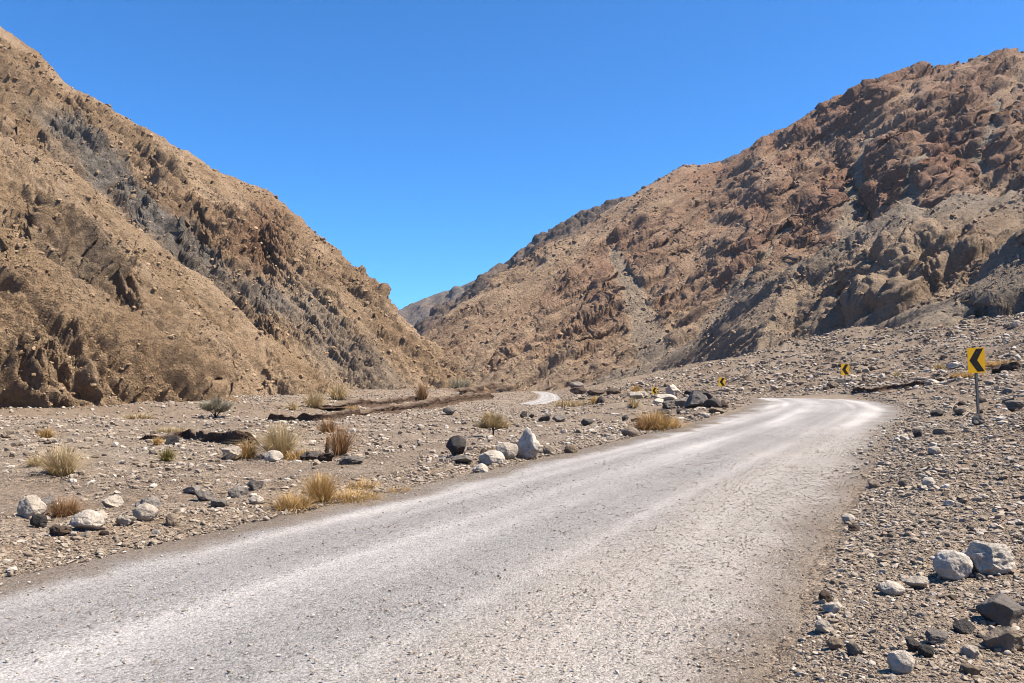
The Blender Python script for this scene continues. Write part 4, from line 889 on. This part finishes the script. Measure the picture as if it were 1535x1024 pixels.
TUFTS = [
 (85, 716, 74, 46, 'straw', 'large pale straw tuft on the gravel flat near the hill foot', dict(n=520, spread=0.6)),
 (50, 700, 36, 18, 'straw', 'low straw tuft beside the large pale straw tuft', dict(n=200, spread=0.7)),
 (66, 658, 30, 16, 'golden', 'small orange tuft beyond the large pale straw tuft', dict(n=200, spread=0.7)),
 (248, 692, 30, 20, 'greenish', 'greenish yellow tuft by the black stone', dict(n=260, spread=0.6)),
 (234, 667, 20, 12, 'golden', 'small orange tuft under the dark earth ledge', dict(n=160, spread=0.7)),
 (415, 687, 76, 50, 'straw', 'big straw bush behind the blocky white boulder', dict(n=700, spread=0.55)),
 (368, 688, 40, 26, 'golden', 'small rusty bush between white boulders', dict(n=320, spread=0.65)),
 (448, 689, 52, 16, 'golden', 'low golden grass spreading from the big straw bush', dict(n=360, spread=0.8, base_r=0.8)),
 (508, 684, 50, 44, 'rust', 'brown dead brush above the dark jagged rock', dict(n=330, spread=0.5)),
 (490, 650, 40, 22, 'rust', 'faded rusty brush beyond the dead brush', dict(n=220, spread=0.7)),
 (478, 756, 66, 44, 'golden', 'tall golden clump at the road edge', dict(n=800, spread=0.42)),
 (436, 766, 60, 28, 'golden', 'golden grass flanking the tall golden clump on its near side', dict(n=520, spread=0.6, base_r=0.7)),
 (530, 754, 76, 22, 'golden', 'low golden grass trailing beside the tall golden clump', dict(n=520, spread=0.7, base_r=0.9)),
 (598, 742, 40, 14, 'golden', 'last low golden tuft at the end of the golden trail', dict(n=220, spread=0.8, base_r=0.8)),
 (540, 735, 50, 18, 'golden', 'thin golden grass behind the low golden trail', dict(n=200, spread=0.7, base_r=0.8)),
 (92, 775, 56, 30, 'rust', 'reddish dry brush behind the boulder row', dict(n=340, spread=0.65, base_r=0.5)),
 (985, 645, 60, 30, 'golden', 'golden-brown clump below the rock heap', dict(n=600, spread=0.6, base_r=0.5)),
 (968, 646, 34, 20, 'rust', 'darker brush on the near flank of the golden-brown clump', dict(n=260, spread=0.6, base_r=0.5)),
 (1008, 643, 30, 18, 'golden', 'short golden tuft against the round grey stone', dict(n=240, spread=0.7)),
 (862, 609, 62, 12, 'straw', 'low straw grass beside the far road', dict(n=300, spread=0.8, base_r=0.9)),
 (893, 606, 26, 12, 'golden', 'small golden tuft between far road and pointed rock', dict(n=160, spread=0.7)),
 (950, 612, 26, 16, 'straw', 'straw tuft below the long whitish rock', dict(n=160, spread=0.7)),
 (954, 590, 22, 12, 'golden', 'golden tuft behind the long whitish rock', dict(n=160, spread=0.7)),
 (1456, 566, 46, 10, 'golden', 'low yellow grass right behind the nearest sign', dict(n=420, spread=0.9, base_r=0.9)),
 (1508, 551, 50, 12, 'golden', 'low yellow grass above the brown ledge blocks', dict(n=420, spread=0.85, base_r=0.9)),
 (1410, 555, 22, 12, 'straw', 'small straw tuft beside the pale rounded rock on the slope', dict(n=140, spread=0.8)),
 (1345, 565, 16, 8, 'straw', 'straw tuft on the slope between the two nearest signs', dict(n=120, spread=0.8)),
 (633, 607, 15, 30, 'rust', 'narrow upright rusty bush against the earth bank', dict(n=240, spread=0.2, base_r=0.6)),
 (470, 612, 44, 26, 'straw', 'pale straw bush at the start of the earth bank', dict(n=300, spread=0.6)),
 (505, 600, 46, 24, 'straw', 'pale straw bush at the hill foot above the bank', dict(n=300, spread=0.6)),
 (527, 622, 30, 14, 'golden', 'small orange tuft below the earth bank', dict(n=180, spread=0.7)),
 (438, 615, 20, 12, 'straw', 'small straw tuft at the foot of the tan hill', dict(n=140, spread=0.7)),
 (205, 628, 44, 10, 'straw', 'low straw grass at the cliff foot', dict(n=200, spread=0.8, base_r=0.9)),
 (250, 648, 50, 9, 'straw', 'thin straw strip above the dark earth ledge', dict(n=200, spread=0.8, base_r=0.9)),
 (690, 584, 40, 18, 'greygreen', 'hazy grey-green bush at the tip of the tan hill', dict(n=260, spread=0.6, base_r=0.6)),
 (735, 581, 36, 14, 'greygreen', 'hazy grey-green bush between hill tip and far road', dict(n=260, spread=0.6, base_r=0.6)),
 (832, 582, 20, 14, 'darkgreen', 'dark green bush on the outer side of the far road', dict(n=240, spread=0.6, base_r=0.6)),
]
for n_, (px, py, w, h, mat, lab, kw) in enumerate(TUFTS): tuft(px, py, w, h, mat, lab, 7000 + n_, **kw)

def tube(pts, r0, r1, sides=6):
    pts = np.array(pts, float); n = len(pts); V = []
    for i, p in enumerate(pts):
        d = pts[min(i + 1, n - 1)] - pts[max(i - 1, 0)]; d /= np.linalg.norm(d) + 1e-9
        a = np.cross(d, [0.31, 0.2, 0.93]); a /= np.linalg.norm(a) + 1e-9; b = np.cross(d, a); r = r0 + (r1 - r0) * i / (n - 1)
        for k in range(sides):
            t_ = 6.283 * k / sides; V.append(p + r * (math.cos(t_) * a + math.sin(t_) * b))
    V = np.array(V); F = grid_faces(n, sides, True)
    return V, F
def join(parts):
    V, F, off = [], [], 0
    for v, f in parts: V.append(v); F.append(f + off); off += len(v)
    return np.concatenate(V), np.concatenate(F)
def shrub(px, py, w, h, mat, label, seed, nb=11, n=2600, trunk=True):
    """a small bush: woody stem with branches (part) and a loose crown of fine sprays (part)"""
    g = np.random.default_rng(seed); x, y, z = on_ground(px, py); s = y / FPX; W_, H_ = w * s, h * s
    root = link('shrub', None, None, (x, y + 0.15 * W_, z - 0.02)); tag(root, label, 'shrub')
    tubes, tips = [], []
    fork = 0.25 * H_ if trunk else 0.04 * H_
    if trunk: tubes.append(tube([(0, 0, 0), (0.01 * H_, 0, fork * 0.6), (0, 0, fork * 1.1)], 0.035 * H_, 0.026 * H_))
    for i in range(nb):
        a = 6.283 * i / nb + g.normal(0, 0.3); q = g.uniform(0.1, 1.0) ** 0.7 * W_ * 0.40
        e = np.array([q * math.cos(a), q * math.sin(a), H_ * (0.78 - 0.45 * (q / (0.4 * W_)) ** 2) * g.uniform(0.85, 1.05)])
        m = np.array([e[0] * 0.35, e[1] * 0.35, fork + (e[2] - fork) * 0.55]); b0 = np.array([0, 0, fork])
        tubes.append(tube([b0, m, e], 0.017 * H_, 0.006 * H_, 5)); tips += [(m, e, u) for u in np.linspace(0.2, 1.0, 5)]
    v, f = join(tubes); link('stem', mesh_np('stem', v, f, M['twig']), root)
    VV_, FF_, KK_, RR_ = [], [], [], []; off = 0; per = max(6, n // len(tips))
    for j, (m, e, u) in enumerate(tips):
        c = m + (e - m) * u
        v, f, k, rd = blades(per, 0.14 * W_, H_ * 0.34, 0.8, max(0.003, 0.36 * s), seed * 31 + j, 0.9)
        d = np.array([c[0], c[1], 0]) / (0.36 * W_ + 1e-6); v = v + np.outer(v[:, 2], d * 0.55)
        VV_.append(v + c); FF_.append(f + off); KK_.append(k); RR_.append(rd); off += len(v)
    link('foliage', mesh_np('foliage', np.concatenate(VV_), np.concatenate(FF_), M[mat], True, {'k': np.concatenate(KK_), 'rnd': np.concatenate(RR_)}), root)
shrub(739, 656, 46, 42, 'straw', 'pale straw shrub on a bare dark stem behind the tall pale boulder', 61)
shrub(320, 628, 54, 36, 'greygreen', 'grey-green shrub at the foot of the tan hill', 62, trunk=False, n=2600)
shrub(590, 576, 44, 24, 'darkgreen', 'dark green shrub low on the tan hill slope', 63, trunk=False, n=2600)
shrub(612, 573, 22, 15, 'darkgreen', 'smaller dark green shrub up-valley of the dark green shrub', 64, trunk=False, n=1500)

# ------------------------------------------------------------------ chevron signs
def box(cx, cy, cz, sx, sy, sz):
    v = np.array([[i, j, k] for i in (-.5, .5) for j in (-.5, .5) for k in (-.5, .5)]) * [sx, sy, sz] + [cx, cy, cz]
    f = np.array([[0, 1, 3, 2], [4, 6, 7, 5], [0, 4, 5, 1], [2, 3, 7, 6], [0, 2, 6, 4], [1, 5, 7, 3]]); return v, f
def prism(poly, y0, y1):
    """a flat plate: polygon in x,z pulled from y0 (front) to y1, as triangles"""
    from mathutils.geometry import tessellate_polygon
    n = len(poly); tri = np.array(tessellate_polygon([[Vector((p[0], p[1], 0)) for p in poly]]))
    v = np.array([(p[0], y0, p[1]) for p in poly] + [(p[0], y1, p[1]) for p in poly])
    f = [tuple(q) for q in tri] + [tuple(q[::-1] + n) for q in tri]
    for i in range(n):
        j = (i + 1) % n; f += [(i, j, n + j), (i, n + j, n + i)]
    return v, np.array(f)
def rounded(w, h, r, z0):
    out = []
    for cx, cz, a0 in ((w / 2 - r, h - r, 0), (-w / 2 + r, h - r, 90), (-w / 2 + r, r, 180), (w / 2 - r, r, 270)):
        out += [(cx + r * math.cos(R(a0 + a)), z0 + cz + r * math.sin(R(a0 + a))) for a in (0, 30, 60, 90)]
    return out
PW, PH = 0.63, 0.75
def sign(x, y, z, H_, label, tilt, turn, k):
    PW, PH = 0.63 * k, 0.75 * k
    root = link('chevron_sign', None, None, (x, y, z), (0, tilt, turn)); tag(root, label, 'road sign', 'chevron signs along the bend')
    v, f = join([box(0, 0, H_ / 2 - 0.2, 0.066, 0.05, H_ + 0.3)]); po = mesh_np('post', v, f, M['steel'], False)
    post = link('post', po, root)
    z0 = H_ - PH
    v, f = prism(rounded(PW, PH, 0.03, z0), -0.034, -0.030); panel = link('panel', mesh_np('panel', v, f, M['yellow'], False), root)
    poly = [(u * PW - PW / 2, z0 + q * PH) for u, q in ((0.51, 0.955), (0.925, 0.965), (0.545, 0.505), (0.945, 0.06), (0.54, 0.055), (0.10, 0.50))]
    v, f = prism(poly, -0.0375, -0.0345); link('chevron', mesh_np('chevron', v, f, M['black'], False), panel)
    for q in (0.2, 0.8):
        v, f = box(0, -0.04, z0 + q * PH, 0.02, 0.012, 0.02); link('bolt', mesh_np('bolt', v, f, M['steel'], False), panel)
SIGNS = [(1467, 629, 23.7, 2.22, 'nearest yellow sign with a black chevron on a leaning steel post', -0.035, 0.26, 1.0),
         (1267, 584, 64, 2.25, 'second yellow chevron sign, standing behind the outer edge of the bend', 0.0, 0.30, 1.2),
         (1082, 598, 90, 2.4, 'small yellow chevron sign just beyond the rock heap', 0.02, 0.32, 1.3),
         (981, 606, 112, 2.35, 'smallest and most distant yellow chevron sign, among the pale rocks', 0.0, 0.32, 1.2)]
for px, py, Yd, hh, lab, tl, tn, ps in SIGNS:
    p = at_depth(px, py, Yd); zg = gz(p[0], p[1])
    print('sign', p, 'ground', zg)
    sign(p[0], p[1], min(zg, p[2]) if Yd > 80 else zg, hh + (max(0, p[2] - zg) if Yd > 80 else 0), lab, tl, tn, ps)

# ------------------------------------------------------------------ sticks and stumps
def stick(px0, py0, px1, py1, r, label, lift=0.05, name='stick'):
    a = np.array(on_ground(px0, py0)); b = np.array(on_ground(px1, py1)); b[2] += lift
    m = (a + b) / 2 + np.array([0.02, 0, 0.03]); base = a.copy()
    v, f = tube([a - base, m - base, b - base], r, r * 0.6, 6)
    tag(link(name, mesh_np(name, v, f, M['wood']), None, tuple(base + np.array([0, 0, r * 0.5]))), label, 'stick')
stick(1440, 628, 1464, 616, 0.022, 'bare stick leaning on the foot of the nearest sign post', 0.1)
stick(1422, 617, 1436, 603, 0.02, 'thin pale stick lying up-slope of the nearest sign', 0.03)
stick(1408, 733, 1460, 728, 0.014, 'long pale stick lying beside the teardrop stone', 0.02)
def stump(px, py, w, h, label, seed):
    x, y, z = on_ground(px, py); s = y / FPX
    v, f = tube([(0, 0, -0.1), (0.01, 0, h * s * 0.5), (0.03, 0, h * s * 0.95), (0.03, 0, h * s)], w * s * 0.55, w * s * 0.4, 9)
    nz_ = noise3(v[:, 0] * 9, v[:, 1] * 9, v[:, 2] * 5, seed)[:, None]; v = v * (1 + 0.12 * nz_ * np.array([1, 1, 0]))
    top = np.arange(len(v) - 9, len(v)); f = np.concatenate([f, np.array([[top[0], top[1], top[2], top[3]], [top[0], top[3], top[4], top[5]], [top[0], top[5], top[6], top[7]], [top[0], top[7], top[8], top[0]]])[:3]])
    tag(link('stump', mesh_np('stump', v, f, M['twig']), None, (x, y, z)), label, 'stump')
stump(490, 680, 6, 24, 'dark upright wooden stump beside the dead brush', 5)

# ------------------------------------------------------------------ air
hz = bpy.data.materials.new('air'); hz.use_nodes = True; ht = hz.node_tree; ht.nodes.clear()
pv = ht.nodes.new('ShaderNodeVolumePrincipled'); ho = ht.nodes.new('ShaderNodeOutputMaterial'); ht.links.new(pv.outputs[0], ho.inputs['Volume'])
pv.inputs['Color'].default_value = (0.62, 0.78, 1.0, 1); pv.inputs['Density'].default_value = 0.00005; pv.inputs['Anisotropy'].default_value = 0.2
v, f = box(0, 0, 260, 12400, 12400, 620)
tag(link('haze', mesh_np('haze', v, f, hz, False)), 'thin blue air over the whole valley', 'haze', kind='stuff')
